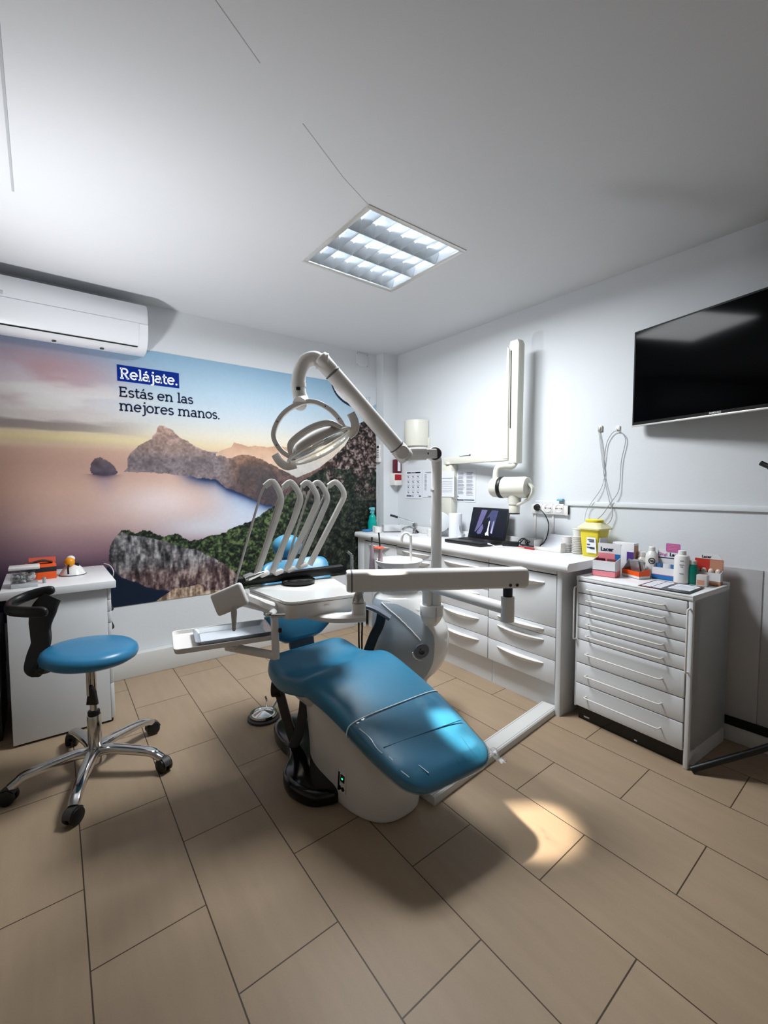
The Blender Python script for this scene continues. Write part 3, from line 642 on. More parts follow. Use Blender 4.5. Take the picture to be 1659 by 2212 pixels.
# blue cloth + box on the far end of the worktop
bc = MB(); R=[]
single('cloth', MB().box(cw(0.09,2.03,TOPZ+0.0105),(0.11,0.07,0.019),0.008,RZ(0.2)), mat('blue_cloth',(0.22,0.48,0.68),0.8,noise=0.1,bump=0.5), 'folded blue cloth on the worktop end against the mural', 'cloth')
def on(px,py): return Vector((px,py,TOPZ))
bd = MB().prism([(0,0),(0.20,0),(0.20,0.012),(0.012,0.055),(0,0.055)],(2.40,3.268,TOPZ+0.001),(1,0,0),(0,0,1),(0,1,0),0.02,0.002)
single('splash_guard', bd, WPLAST, 'white plastic splash guard behind the white cup', 'splash guard')
cup = thing('cup','small white cup on the worktop below the teal spray bottle','cup',(2.395,3.20,TOPZ))
part('body', MB().lathe([(0.026,0),(0.033,0.002),(0.036,0.052),(0.034,0.052),(0.031,0.006),(0.0,0.005)],(2.395,3.20,TOPZ),cap1=False), WGLOSS, cup)
sbx,sby = 2.455,3.365
sb = thing('spray_bottle','teal cleaning spray bottle standing by the mural on the worktop','bottle',(sbx,sby,TOPZ))
part('body', MB().lathe([(0.038,0),(0.043,0.006),(0.043,0.07),(0.038,0.10),(0.032,0.115),(0.034,0.125),(0.028,0.14),(0.018,0.155),(0.014,0.162)],(sbx,sby,TOPZ)), TEAL, sb)
part('trigger_head', MB().lathe([(0.016,0.16),(0.019,0.165),(0.019,0.185),(0.014,0.19)],(sbx,sby,TOPZ)).box((sbx-0.008,sby-0.01,TOPZ+0.205),(0.045,0.028,0.032),0.006).box((sbx-0.035,sby-0.012,TOPZ+0.209),(0.02,0.014,0.014),0.003).flat([(sbx-0.018,sby-0.012,TOPZ+0.19),(sbx-0.035,sby-0.016,TOPZ+0.17)],0.012,0.006), TEALT, sb)
# acrylic tray with white box by the tap
ay = thing('instrument_dish','clear-walled white dish beside the chrome tap','dish',(2.535,3.18,TOPZ))
mb = MB().box((2.535,3.18,TOPZ+0.004),(0.15,0.10,0.006),0.001,RZ(-0.5))
for dx,dy,sx,sy in ((0,-0.05,0.15,0.004),(0,0.05,0.15,0.004),(-0.075,0,0.004,0.10),(0.075,0,0.004,0.10)):
    v = RZ(-0.5) @ Vector((dx,dy,0)); mb.box((2.535+v.x,3.18+v.y,TOPZ+0.035),(sx,sy,0.064),0.001,RZ(-0.5))
part('walls', mb, mat('frosted_white',(0.80,0.81,0.82),0.25), ay)
v1 = RZ(-0.5) @ Vector((-0.078,-0.053,0)); v2 = RZ(-0.5) @ Vector((0.078,-0.053,0))
part('edge_strip', MB().tube([(2.535+v1.x,3.18+v1.y,TOPZ+0.007),(2.535+v2.x,3.18+v2.y,TOPZ+0.007)],0.0025,6), INKD, ay)
# tap
tx_,ty_ = 2.60,2.93
tp = thing('tap','chrome surgical tap with long black-tipped lever over the sink','tap',(tx_,ty_,TOPZ))
part('body', MB().lathe([(0.026,0),(0.026,0.006),(0.02,0.012),(0.019,0.05),(0.024,0.055),(0.024,0.085),(0.016,0.095),(0.0,0.096)],(tx_,ty_,TOPZ)), CHROME, tp)
part('spout', MB().tube([(tx_,ty_,TOPZ+0.045),(tx_-0.05,ty_+0.0,TOPZ+0.062),(tx_-0.11,ty_+0.005,TOPZ+0.055),(tx_-0.14,ty_+0.005,TOPZ+0.036)],0.012,12,5), CHROME, tp)
lv = part('lever', MB().tube([(tx_,ty_,TOPZ+0.09),(tx_-0.05,ty_+0.03,TOPZ+0.115),(tx_-0.13,ty_+0.08,TOPZ+0.145)],0.005,8,4), CHROME, tp)
part('lever_tip', MB().tube([(tx_-0.13,ty_+0.08,TOPZ+0.145),(tx_-0.185,ty_+0.115,TOPZ+0.165)],0.010,10), BLACKP, lv, label='black lever tip')
part('knob', MB().tube([(tx_,ty_-0.015,TOPZ+0.03),(tx_-0.02,ty_-0.06,TOPZ+0.018)],0.009,10), BLACKP, tp, label='black knob')
jr = thing('lidded_jar','white lidded jar behind the lamp pole on the worktop','jar',(2.60,2.72,TOPZ))
part('body', MB().lathe([(0.030,0),(0.036,0.004),(0.038,0.045)],(2.60,2.72,TOPZ)), WGLOSS, jr)
part('lid', MB().lathe([(0.040,0.045),(0.040,0.052),(0.02,0.058),(0.008,0.06),(0.01,0.072),(0.0,0.074)],(2.60,2.72,TOPZ)), WGLOSS, jr)
rl = thing('paper_roll','white paper towel roll standing on the worktop left of the laptop','paper roll',(2.60,2.45,TOPZ))
part('roll', MB().lathe([(0.05,0.001),(0.052,0.01),(0.052,0.195),(0.05,0.2),(0.02,0.2),(0.018,0.19)],(2.60,2.45,TOPZ)), PAPER, rl)
part('loose_sheet', MB().flat([(2.60,2.398,TOPZ+0.10),(2.585,2.385,TOPZ+0.03),(2.60,2.365,TOPZ+0.004)],0.002,0.08,up=(0,0,1),sm=4), PAPER, rl)
gl = single('hand_mirror', MB().lathe([(0.0,0.0),(0.075,0.001),(0.082,0.006),(0.075,0.011),(0.0,0.012)],(2.58,2.60,TOPZ+0.125),axis=(-0.62,-0.75,0.15)).cyl((2.58,2.60,TOPZ),(2.585,2.605,TOPZ+0.05),0.012), mat('pale_translucent',(0.80,0.81,0.82),0.15), 'round pale disc on a short foot behind the lamp pole', 'disc')

# laptop
lp0 = Vector((2.375,2.345,TOPZ)); lp1 = Vector((2.355,1.985,TOPZ)); ly = (lp0-lp1).normalized(); lx = Vector((ly.y,-ly.x,0)); lw = (lp0-lp1).length
lap = thing('laptop','open black laptop showing a tooth x-ray on the worktop','laptop',tuple((lp0+lp1)/2+lx*0.12))
LB = Matrix(((lx.x,ly.x,0,lp1.x),(lx.y,ly.y,0,lp1.y),(0,0,1,TOPZ+0.002),(0,0,0,1)))
def lpart(name, mb, m, par, mtx=None, label=None):
    bmesh.ops.transform(mb.bm, matrix=LB @ (mtx or Matrix.Identity(4)), verts=mb.bm.verts); return part(name, mb, m, par, label=label)
bs_ = lpart('base', MB().b2((0,0,0),(0.24,lw,0.022),0.003), BLACKP, lap)
kb = MB()
for i in range(5):
    for j in range(13): kb.b2((0.105+i*0.021,0.03+j*(lw-0.06)/13,0.0215),(0.122+i*0.021,0.03+(j+0.86)*(lw-0.06)/13,0.0245))
lpart('keyboard', kb, mat('keys',(0.10,0.10,0.11),0.5), bs_)
lpart('touchpad', MB().b2((0.02,lw*0.36,0.0218),(0.085,lw*0.62,0.0226)), DARKG, bs_)
SM = Matrix.Translation((0.238,0,0.020)) @ Matrix.Rotation(math.radians(14),4,'Y')
sc_ = lpart('screen', MB().b2((0,0,0),(0.010,lw,0.238),0.003), BLACKP, lap, SM)
lpart('display', MB().b2((-0.0012,0.014,0.022),(0,lw-0.014,0.226)), mat('lcd_dark',(0.03,0.06,0.11),0.25,emit=(0.02,0.06,0.12),estr=0.3,noise=0.0), sc_, SM)
XR = mat('xray_image',(0.30,0.29,0.42),0.4,emit=(0.42,0.41,0.60),estr=0.22,noise=0.6,nscale=40)
XRL = mat('xray_bright',(0.80,0.78,0.90),0.4,emit=(0.75,0.75,0.82),estr=0.38,noise=0.15,nscale=40)
XRD = mat('xray_mid',(0.18,0.20,0.32),0.4,emit=(0.28,0.31,0.48),estr=0.22,noise=0.6,nscale=50)
def scr(poly): return MB().prism(poly,(-0.0016,0,0),(0,1,0),(0,0,1),(1,0,0),0.0003)
wv = lambda u: lw*(1-u)
def P(*pts): return [(lw*(1-u), 0.022+0.204*v) for u,v in pts]
xp = lpart('xray_picture', scr(P((.27,.97),(.43,.97),(.32,.38),(.19,.12),(.17,.14),(.21,.45))), XR, sc_, SM)
lpart('xray_picture', scr(P((.55,.97),(.72,.97),(.66,.10),(.60,.13),(.58,.45),(.52,.72),(.44,.66))), XRD, sc_, SM)
lpart('xray_picture', scr(P((.36,.45),(.40,.30),(.36,.08),(.27,.05),(.23,.12),(.30,.30))), XR, sc_, SM)
lpart('xray_picture', scr(P((.52,.55),(.545,.58),(.55,.18),(.575,.02),(.53,.05),(.49,.02),(.47,.10),(.51,.18))), XRL, sc_, SM)
lpart('xray_picture', scr(P((.63,.55),(.66,.60),(.65,.12),(.61,.14))), XRL, sc_, SM)
chg = single('charger', MB().box((2.575,1.905,TOPZ+0.016),(0.05,0.11,0.03),0.006,RZ(0.5)), BLACKP, 'black laptop power brick beside the laptop', 'charger')
bk = MB(); ctr = Vector((2.60,1.81,TOPZ+0.03)); pts = []
for i in range(60):
    a = i/60*2*PI*3; pts.append(ctr+Vector((0.012*math.sin(a*0.7),0.040*math.cos(a)*(0.7+0.3*math.sin(i)),0.004+0.024*math.sin(a+0.6*math.sin(i*0.3)))))
pts = [Vector((2.585,1.865,TOPZ+0.015))]+pts+[Vector((2.60,1.76,TOPZ+0.012)),Vector((2.61,1.70,TOPZ+0.02)),Vector((2.63,1.665,TOPZ+0.07)),Vector((2.655,1.665,TOPZ+0.16)),Vector((2.662,1.70,TOPZ+0.225)),Vector((2.665,1.745,TOPZ+0.262)),Vector((2.672,1.770,TOPZ+0.268))]
bk.tube(pts,0.0032,6,3)
pc = thing('power_cable','black laptop power cable bundled on the worktop and plugged into the wall','cable',(2.60,1.80,TOPZ))
part('cord', bk, BLACKP, pc)
part('plug', MB().cyl((2.668,1.772,1.131),(2.688,1.772,1.131),0.021,0.024,seg=18,rim=0.004), BLACKP, pc)
single('white_cable', MB().tube([(2.43,1.99,TOPZ+0.018),(2.42,1.96,TOPZ+0.02),(2.44,1.90,TOPZ+0.006),(2.52,1.80,TOPZ+0.004),(2.55,1.70,TOPZ+0.004)],0.0022,6,5).tube([(2.432,1.995,TOPZ+0.018),(2.42,1.958,TOPZ+0.019)],0.006,8), WPLAST, 'white cable with plug running from the laptop side', 'cable')
pn = single('pen', MB().tube([(2.545,1.815,TOPZ+0.006),(2.525,1.685,TOPZ+0.006)],0.0055,8), REDPEN, 'red pen lying on the worktop right of the laptop', 'pen')
bx = thing('tray','white paper-lined plastic tray on the worktop below the sockets','tray',(2.60,1.60,TOPZ))
mb = MB()
for q in (0,):
    Rm = RZ(-0.1); c0 = Vector((2.60,1.60,TOPZ))
    for (x,y,z,sx,sy,sz) in ((0,0,0.003,0.11,0.20,0.006),(0.055,0,0.045,0.004,0.20,0.09),(-0.055,0,0.012,0.004,0.20,0.02),(0,-0.10,0.03,0.11,0.004,0.06),(0,0.10,0.03,0.11,0.004,0.06)):
        v = Rm @ Vector((x,y,z)); mb.box(c0+v,(sx,sy,sz),0.001,Rm)
part('body', mb, WPLAST, bx)
part('paper_liner', MB().sweep(smooth_path([(2.56,1.60,TOPZ+0.012),(2.60,1.60,TOPZ+0.014),(2.635,1.60,TOPZ+0.05),(2.648,1.60,TOPZ+0.10)],5),[(-0.09,-0.0008),(0.09,-0.0008),(0.09,0.0008),(-0.09,0.0008)],up=(0,0,1)), PAPER, bx)
for i,(cx_,cy_,hh,lb_) in enumerate(((2.610,1.512,0.075,'short stack of white plastic cups beside the tray'),(2.600,1.432,0.135,'tall stack of white plastic cups left of the yellow bin'))):
    cs = MB(); n = int(hh/0.012)
    for k in range(n): cs.lathe([(0.025,0.0+k*0.0105),(0.034,0.045+k*0.0105 if k==n-1 else 0.010+k*0.0105),(0.036,0.0465+k*0.0105 if k==n-1 else 0.0112+k*0.0105),(0.030,0.047+k*0.0105 if k==n-1 else 0.0118+k*0.0105)],(cx_,cy_,TOPZ+0.001),seg=20)
    single('cup_stack', cs, WPLAST, lb_, 'cups', 'stacked plastic cups')
# yellow sharps container
yc_ = Vector((2.585,1.322,TOPZ)); RY = RZ(-0.12)
yb_ = thing('sharps_container','yellow sharps container with pale lid on the worktop corner','sharps bin',tuple(yc_),-0.12)
def rr3(w,h,r,z): return [Vector((u,v,z)) for u,v in rrect(w,h,r,4)]
part('bucket', MB().rings([rr3(0.082,0.098,0.012,0.001),rr3(0.088,0.104,0.014,0.006),rr3(0.106,0.130,0.014,0.165)]), YELLOW, yb_, world=False)
part('lid', MB().rings([rr3(0.130,0.155,0.016,0.160),rr3(0.132,0.157,0.016,0.168),rr3(0.118,0.14,0.02,0.178),rr3(0.090,0.106,0.03,0.196),rr3(0.084,0.098,0.03,0.200)]), mat('pale_yellow_lid',(0.84,0.82,0.66),0.3), yb_, world=False, label='pale translucent lid')
part('cap', MB().rings([rr3(0.078,0.096,0.036,0.2005),rr3(0.082,0.10,0.038,0.204),rr3(0.082,0.10,0.038,0.214),rr3(0.072,0.09,0.034,0.218)]), YELLOW, yb_, world=False)
yl = part('label', MB().prism([(-0.052,0.025),(0.012,0.025),(0.012,0.115),(-0.045,0.115)],(-0.054,0,0),(0,1,0),(0,0,1),(0.07,0,1),0.0008), PAPER, yb_, world=False)
LBM = MB()
for k,(z,a,b) in enumerate(((0.10,-0.035,0.005),(0.09,-0.035,-0.005),(0.072,-0.01,0.008),(0.055,-0.04,0.008),(0.05,-0.04,-0.01))): LBM.b2((-0.0575,a,z),(-0.0545,b,z+0.004))
part('label_print', LBM, INKD, yl, world=False)
part('label', MB().b2((-0.04,-0.0635,0.03),(0.03,-0.0590,0.115)), PAPER, yb_, world=False)

# ------------------------------------------------------------------ wall fittings, right wall
so = thing('socket_strip','triple white surface-mounted wall socket with one black plug in use','socket',(2.700,1.69,1.085))
part('box', MB().b2((2.690,1.553,1.088),(W,1.825,1.150),0.004).b2((2.688,1.553,1.085),(W,1.573,1.150),0.003), WPLAST, so)
for k,yy in enumerate((1.772,1.693,1.614)):
    s1 = part('socket', MB().b2((2.6875,yy-0.032,1.099),(2.6925,yy+0.032,1.141+0.02-0.003),0.003).lathe([(0.026,0.0),(0.0265,0.003),(0.024,0.003),(0.022,-0.0005)],(2.6885,yy,1.1285),axis=(-1,0,0),seg=24), WPLAST, so)
    if k: part('contact', MB().cyl((2.6862,yy+0.008,1.1285),(2.688,yy+0.008,1.1285),0.003,seg=8).cyl((2.6862,yy-0.008,1.1285),(2.688,yy-0.008,1.1285),0.003,seg=8).b2((2.686,yy-0.024,1.124),(2.6885,yy-0.017,1.133)).b2((2.686,yy+0.017,1.124),(2.6885,yy+0.024,1.133)), GAP, s1)
for yy,lb_ in ((1.802,'narrow white cable duct running down from the plugged-in end of the socket strip'),(1.667,'narrow white cable duct running down from the middle of the socket strip')):
    single('cable_duct', MB().b2((2.704,yy-0.007,0.93),(W,yy+0.007,1.088),0.002), WPLAST, lb_, 'cable duct', 'ducts under the sockets')
single('eraser', MB().box((2.690,1.605,1.186),(0.03,0.04,0.014),0.004), mat('pale_blue_foam',(0.45,0.66,0.74),0.7), 'small pale blue block on the wall trunking above the sockets', 'block')
hk = single('cable_hook', MB().b2((2.700,1.350,1.605),(W,1.378,1.640),0.004).b2((2.694,1.357,1.612),(2.702,1.371,1.632),0.002), GREYM, 'small grey wall hook, left of the pair, below the television', 'hook','cable hooks below the television')
single('cable_hook', MB().b2((2.702,1.247,1.602),(W,1.269,1.628),0.003).tube([(2.703,1.258,1.606),(2.690,1.258,1.600),(2.690,1.258,1.610)],0.003,6), WPLAST, 'small white wall hook, right of the pair, nearer to the television','hook','cable hooks below the television')
xx = 2.7045
single('sensor_cable', MB().tube([(xx,1.366,1.605),(xx,1.345,1.50),(xx,1.335,1.40),(xx,1.328,1.35),(xx-0.008,1.345,1.26),(2.690,1.395,1.18),(2.690,1.43,1.12),(2.66,1.425,1.06)],0.0020,6,6).tube([(xx,1.372,1.605),(xx,1.358,1.50),(xx,1.340,1.38)],0.0016,6,6), mat('grey_cable',(0.66,0.67,0.68),0.5), 'thin grey cable hanging from the left wall hook down behind the yellow bin', 'cable','looped cables on the wall hooks')
single('sensor_cable', MB().tube([(xx,1.335,1.36),(xx-0.004,1.330,1.44),(xx-0.004,1.320,1.53),(xx-0.006,1.29,1.585),(xx-0.008,1.258,1.598),(xx-0.006,1.225,1.575),(xx-0.004,1.212,1.53),(xx-0.004,1.232,1.42),(xx-0.004,1.236,1.30),(2.694,1.245,1.235),(2.688,1.285,1.17),(2.686,1.33,1.10),(2.68,1.385,1.05)],0.0022,6,6).tube([(xx-0.004,1.335,1.36),(xx-0.006,1.318,1.28),(2.688,1.287,1.18),(2.688,1.268,1.12),(2.688,1.285,1.06),(2.66,1.33,1.02)],0.0022,6,6), mat('grey_cable2',(0.60,0.61,0.62),0.5), 'grey cable looped over the right wall hook, crossing itself', 'cable','looped cables on the wall hooks')
# papers
def paper(name, label, y0,y1,z0,z1, x=W-0.0025, group='notices pinned to the right wall'):
    return thing(name,label,'notice',(x,(y0+y1)/2,z0),0,group)
def sheet(r,y0,y1,z0,z1,x): return part('sheet', MB().b2((x-0.0006,y0,z0),(x+0.0006,y1,z1)), PAPER, r)
def bars(r, rows, x, m, nm='printing'):
    mb = MB()
    for ya,yb,za,zb in rows: mb.b2((x-0.0011,ya,za),(x-0.0007,yb,zb))
    return part(nm, mb, m, r)
x = W-0.0025
p1 = paper('notice','white hand-washing instruction sheet with rows of small pictures, left of the pole',2.962,3.185,1.165,1.420); sheet(p1,2.962,3.185,1.165,1.420,x)
bars(p1,[(3.11,3.165,1.395,1.406),(3.055,3.105,1.397,1.404),(2.98,3.05,1.395,1.406)],x,INKD,'title')
rows = []
for i in range(4):
    for j in range(3):
        yy = 3.145-j*0.067; zz = 1.362-i*0.047
        rows += [(yy-0.022,yy+0.022,zz+0.014,zz+0.016),(yy-0.010,yy+0.004,zz-0.005,zz+0.003),(yy-0.003,yy+0.012,zz-0.001,zz+0.007),(yy-0.018,yy+0.02,zz-0.018,zz-0.0165)]
bars(p1,rows,x,INK); bars(p1,[(3.10,3.17,1.182,1.195),(2.972,3.0,1.182,1.195),(3.075,3.09,1.182,1.193)],x,mat('slate_ink',(0.20,0.30,0.36),0.8),'footer')
p2 = paper('notice','white form half hidden behind the lamp pole, above the paper roll',2.775,2.945,1.18,1.415); sheet(p2,2.775,2.945,1.18,1.415,x)
bars(p2,[(2.84,2.92,1.398,1.402),(2.80,2.90,1.393,1.396)]+[(2.90,2.925,1.375-0.012*k,1.380-0.012*k) for k in range(12)]+[(2.83,2.88,1.185,1.192)],x,INK)
p4 = paper('notice','white two-column text sheet with dark footer bars above the laptop',2.338,2.545,1.150,1.412); sheet(p4,2.338,2.545,1.150,1.412,x)
rows = []
for c,(ya,yb) in enumerate(((2.455,2.525),(2.360,2.435))):
    z = 1.385; k = 0
    while z > (1.205 if c==0 else 1.20):
        L = random.uniform(0.72,1.0); rows.append((yb-(yb-ya)*L,yb,z,z+0.0022)); k += 1
        z -= 0.0050 if k%5 else 0.0105
bars(p4,rows,x,INK); bars(p4,[(2.462,2.535,1.160,1.170),(2.52,2.53,1.188,1.196)],x,INKD,'footer'); bars(p4,[(2.352,2.460,1.162,1.171)],x,mat('slate_ink',(0.20,0.30,0.36),0.8),'footer')
# x-ray unit
xu = thing('xray_unit','cream wall-mounted dental x-ray unit with folded arm beside the laptop','x-ray unit',(2.69,2.60,1.06))
part('wall_box', MB().b2((2.640,2.535,0.99),(W-0.001,2.665,1.452),0.012), CREAM, xu)
part('pivot', MB().cyl((2.655,2.575,1.452),(2.655,2.575,1.474),0.03,rim=0.003), CREAM, xu)
part('swing_arm', MB().flat([(2.672,2.625,1.482),(2.56,1.845,1.477)],0.050,0.056,up=(0,0,1),n=8), CREAM, xu)
part('balance_arm', MB().prism([(-0.034,0.0),(0.034,0.0),(0.038,0.52),(0.041,0.78),(0.030,0.806),(-0.030,0.806),(-0.041,0.76),(-0.034,0.5)],(2.500,1.848,1.428),(0,-1,0),(0,0,1),(1,0,0),0.07,0.010), CREAM, xu)
part('spring_cover', MB().prism([(-0.03,0.0),(0.010,0.0),(0.008,0.25),(0.012,0.72),(-0.006,0.74),(-0.030,0.30)],(2.488,1.885,1.460),(0,-1,0),(0,0,1),(1,0,0),0.055,0.006), CREAM, xu)
part('arm_slot', MB().b2((2.4985,1.861,1.66),(2.501,1.869,2.17)), GAP, xu)
part('elbow', MB().tube([(2.535,1.848,1.43),(2.50,1.85,1.405),(2.45,1.88,1.405),(2.42,1.905,1.395),(2.41,1.91,1.35),(2.41,1.91,1.30)],0.019,14,5), CREAM, xu)
HC = Vector((2.42,1.785,1.268)); HA = Vector((-0.15,0.96,0.0)).normalized()
hd = part('tube_head', MB().lathe([(0.050,-0.115),(0.064,-0.108),(0.068,-0.09),(0.068,0.055),(0.064,0.06)],HC,axis=HA,seg=36).cyl(HC+Vector((0,-0.02,0)),HC+Vector((0,-0.02,-0.11)),0.048,0.040), CREAM, xu)
part('ring', MB().lathe([(0.069,0.06),(0.071,0.063),(0.071,0.082),(0.069,0.085)],HC,axis=HA,seg=36), BLACKP, hd)
part('end_cap', MB().lathe([(0.066,0.085),(0.067,0.09),(0.064,0.13),(0.056,0.142),(0.0,0.145)],HC,axis=HA,seg=36,cap1=False), CREAM, hd)
part('fork', MB().flat([HC+Vector((0.02,-0.10,0.03)),HC+Vector((0.03,-0.135,-0.01)),HC+Vector((0.02,-0.115,-0.07)),HC+Vector((0.0,-0.04,-0.115))],0.05,0.016,sm=5,n=3), CREAM, hd)
cn = part('cone', MB().cyl(HC+Vector((0,-0.02,-0.11)),HC+Vector((0,-0.02,-0.165)),0.036,0.034,rim=0.002), CREAM, hd)
part('cone_rim', MB().cyl(HC+Vector((0,-0.02,-0.165)),HC+Vector((0,-0.02,-0.172)),0.034), BLACKP, cn)
single('pen', MB().tube([(2.655,2.46,1.512),(2.635,2.34,1.512)],0.004,8).ell((2.634,2.335,1.516),0.006,0.008,0.006), BLACKP, 'dark pen lying on top of the x-ray swing arm', 'pen')
p3 = thing('notice','white sheet taped over the x-ray wall box, right of the lamp pole','notice',(2.633,2.63,1.19),0,'notices pinned to the right wall')
part('sheet', MB().sweep([(2.637,2.72,1.29),(2.6375,2.60,1.288),(2.630,2.50,1.283)],[(-0.10,-0.0006),(0.10,-0.0006),(0.10,0.0006),(-0.10,0.0006)],up=(0,-1,0)) if False else MB().b2((2.6355,2.50,1.190),(2.6375,2.735,1.398)), PAPER, p3)
bars(p3,[(2.655,2.72,1.352,1.355),(2.51,2.72,1.340,1.343)]+[(2.52,2.70,1.315-0.014*k,1.3165-0.014*k) for k in range(7)],2.6355,INK)
# towel dispenser
td = thing('towel_dispenser','cream rounded paper towel dispenser on the right wall near the corner','dispenser',(2.66,3.0,1.60))
part('cover', MB().prism([(0.0,-0.115)]+[(-0.03-0.115*math.cos(a),0.115*math.sin(a)) for a in np.linspace(-PI/2,PI/2,14)]+[(0.0,0.115)],(W-0.012,2.985,1.628),(1,0,0),(0,1,0),(0,0,1),0.225,0.004), CREAM, td)
part('back_plate', MB().b2((W-0.014,2.855,1.60),(W,3.115,1.70),0.003), CREAM, td)
part('outlet', MB().prism([(0.0,-0.10)]+[(-0.02-0.10*math.cos(a),0.10*math.sin(a)) for a in np.linspace(-PI/2,PI/2,12)]+[(0.0,0.10)],(W-0.014,2.985,1.602),(1,0,0),(0,1,0),(0,0,1),0.026,0.003), WPLAST, td)
# red soap dispenser on the corner column
sd = thing('soap_dispenser','white soap dispenser with red panel and upturned maroon refill on the corner column','dispenser',(2.66,3.27,1.28))
part('holder', MB().b2((2.610,3.225,1.285),(2.702,3.302,1.400),0.008), WPLAST, sd)
part('front_panel', MB().b2((2.612,3.221,1.335),(2.690,3.2265,1.388),0.002), RED, sd, label='red front panel')
rf = part('refill_bottle', MB().b2((2.637,3.232,1.401),(2.702,3.296,1.53),0.010), MAROON, sd, label='maroon refill bottle')
part('bottle_label', MB().b2((2.652,3.2305,1.42),(2.685,3.2325,1.52)), PAPER, rf)
part('nozzle', MB().cyl((2.656,3.26,1.286),(2.656,3.26,1.27),0.012), WPLAST, sd)
# remote control on the column side
rc = thing('remote_control','white remote control in a holder on the side of the corner column','remote control',(2.53,3.365,1.50))
part('body', MB().b2((2.524,3.345,1.505),(2.540,3.392,1.665),0.004), WPLAST, rc)
part('display', MB().b2((2.5225,3.352,1.635),(2.5245,3.385,1.655)), INKD, rc)
bt = MB()
for k in range(4): bt.b2((2.5228,3.357,1.61-k*0.022),(2.5243,3.380,1.618-k*0.022))
part('buttons', bt, INK, rc)
part('holder', MB().b2((2.519,3.340,1.502),(2.540,3.397,1.545),0.003), WGLOSS, rc)
# television
tv = thing('television','black flat television tilted out from the right wall at the top right','television',(2.56,0.68,1.88),0)
TL = Vector((2.640,1.152,1.606)); TD = Vector((-0.235,-0.972,0)).normalized(); TWD,THT = 0.96,0.518
TB = Matrix(((TD.x,0,TD.y*-1*-1,TL.x),(TD.y,0,-TD.x,TL.y),(0,1,0,TL.z),(0,0,0,1)))
TN = Vector((TD.y,-TD.x,0)); TN = TN if TN.x < 0 else -TN
TB = Matrix(((TD.x,0,-TN.x,TL.x),(TD.y,0,-TN.y,TL.y),(0,1,0,TL.z),(0,0,0,1)))   # local x along the set, y up, z to the back
def tpart(name, mb, m, par, label=None):
    bmesh.ops.transform(mb.bm, matrix=TB, verts=mb.bm.verts); return part(name, mb, m, par, label=label)
tpart('casing', MB().b2((0,0,0.0),(TWD,THT,0.03),0.003).b2((0.15,0.08,0.03),(TWD-0.15,THT-0.12,0.045),0.006), BLACKP, tv)
tpart('screen', MB().b2((0.010,0.022,-0.0012),(TWD-0.010,THT-0.010,0.0005)), SCREEN_TV, tv)
tpart('bottom_trim', MB().b2((0.0,-0.003,-0.003),(TWD,0.006,0.004),0.001), ALU, tv, label='silver bottom trim')
lg = MB().add_mesh(text_me('SAMSUNG',0.0115,align='CENTER',bold=0.0003), Matrix.Translation((0.43,0.0105,-0.0022)) @ Matrix.Diagonal((1,1,1,1)))
tpart('logo_lettering', lg, mat('logo_white',(0.85,0.85,0.86),0.5,noise=0), tv)
br_ = MB().b2((2.62,0.55,1.78),(W,0.75,1.98),0.005)
part('wall_bracket', br_, BLACKP, tv)

# ================================================================== DRAWER TROLLEY AND WHAT STANDS ON IT
TROT = math.radians(-3.4); TO = Vector((2.286,1.262,0)); TW_, TDp, THh = 0.558, 0.412, 0.792
dt = thing('drawer_trolley','white eight-drawer dental cabinet with black plinth, standing right of the counter','drawer cabinet',tuple(TO),TROT)
def tr(x,y,z=0): return Matrix.Translation(TO) @ Matrix.Rotation(TROT,4,'Z') @ Vector((x,-y,z))   # x depth, y to the right along the front
def tp_(name, mb, m, par, label=None): return part(name, mb, m, par, world=False, label=label)
def tb(lo,hi,bev=0.0): return MB().b2((lo[0],-hi[1],lo[2]),(hi[0],-lo[1],hi[2]),bev)
body = tb((0.018,0.012,0.075),(TDp,TW_,0.768),0.002)
tp_('carcass', body, WHITE, dt)
tp_('side_panel', tb((0.004,TW_-0.020,0.0),(TDp,TW_,0.770),0.004), WHITE, dt)
tp_('side_panel', tb((0.004,0.0,0.072),(TDp,0.012,0.770),0.004), WHITE, dt)
tp_('plinth', tb((0.030,0.012,0.0),(TDp-0.01,TW_-0.02,0.075)), BLACKG, dt, label='black plinth')
top = MB().b2((0.0,-TW_,0.768),(TDp,0,0.784),0.004)
top.b2((0.0,-TW_,0.782),(0.016,0,THh),0.003).b2((0.38,-TW_,0.782),(TDp,0,THh+0.012),0.003).b2((0.014,-0.016,0.782),(0.385,0,THh),0.003).b2((0.014,-TW_,0.782),(0.385,-TW_+0.016,THh),0.003)
tp_('top_tray', top, WHITE_TOP, dt)
zz = [0.764,0.702,0.640,0.578,0.513,0.449,0.322,0.209,0.080]; hz = [0.731,0.672,0.607,0.546,0.481,0.385,0.267,0.150]
for k in range(8):
    d = tp_('drawer', tb((-0.002,0.012,zz[k+1]+0.0015),(0.018,TW_-0.022,zz[k]-0.0015),0.005), WHITE, dt)
    h_ = hz[k]; ya, yb2 = 0.075, 0.445
    tp_('handle', MB().tube([(0.0,-ya,h_-0.002),(-0.026,-ya,h_),(-0.030,-ya-0.008,h_),(-0.030,-yb2+0.008,h_),(-0.026,-yb2,h_),(0.0,-yb2,h_-0.002)],0.0038,8), WPLAST, d)
for y_ in (0.004, TW_-0.012):
    tp_('side_rail', MB().tube([(0.002,-y_,0.735),(-0.020,-y_,0.730),(-0.022,-y_,0.72),(-0.022,-y_,0.46),(-0.020,-y_,0.45),(0.002,-y_,0.445)],0.0042,8), WPLAST, dt)
for y_,s_ in ((0.06,0.03),(0.32,0.014)): tp_('chip', MB().box((0.029,-y_,0.012+s_*0.3),(0.003,s_,0.008),0.001), WHITE, dt)
TT = 0.7855
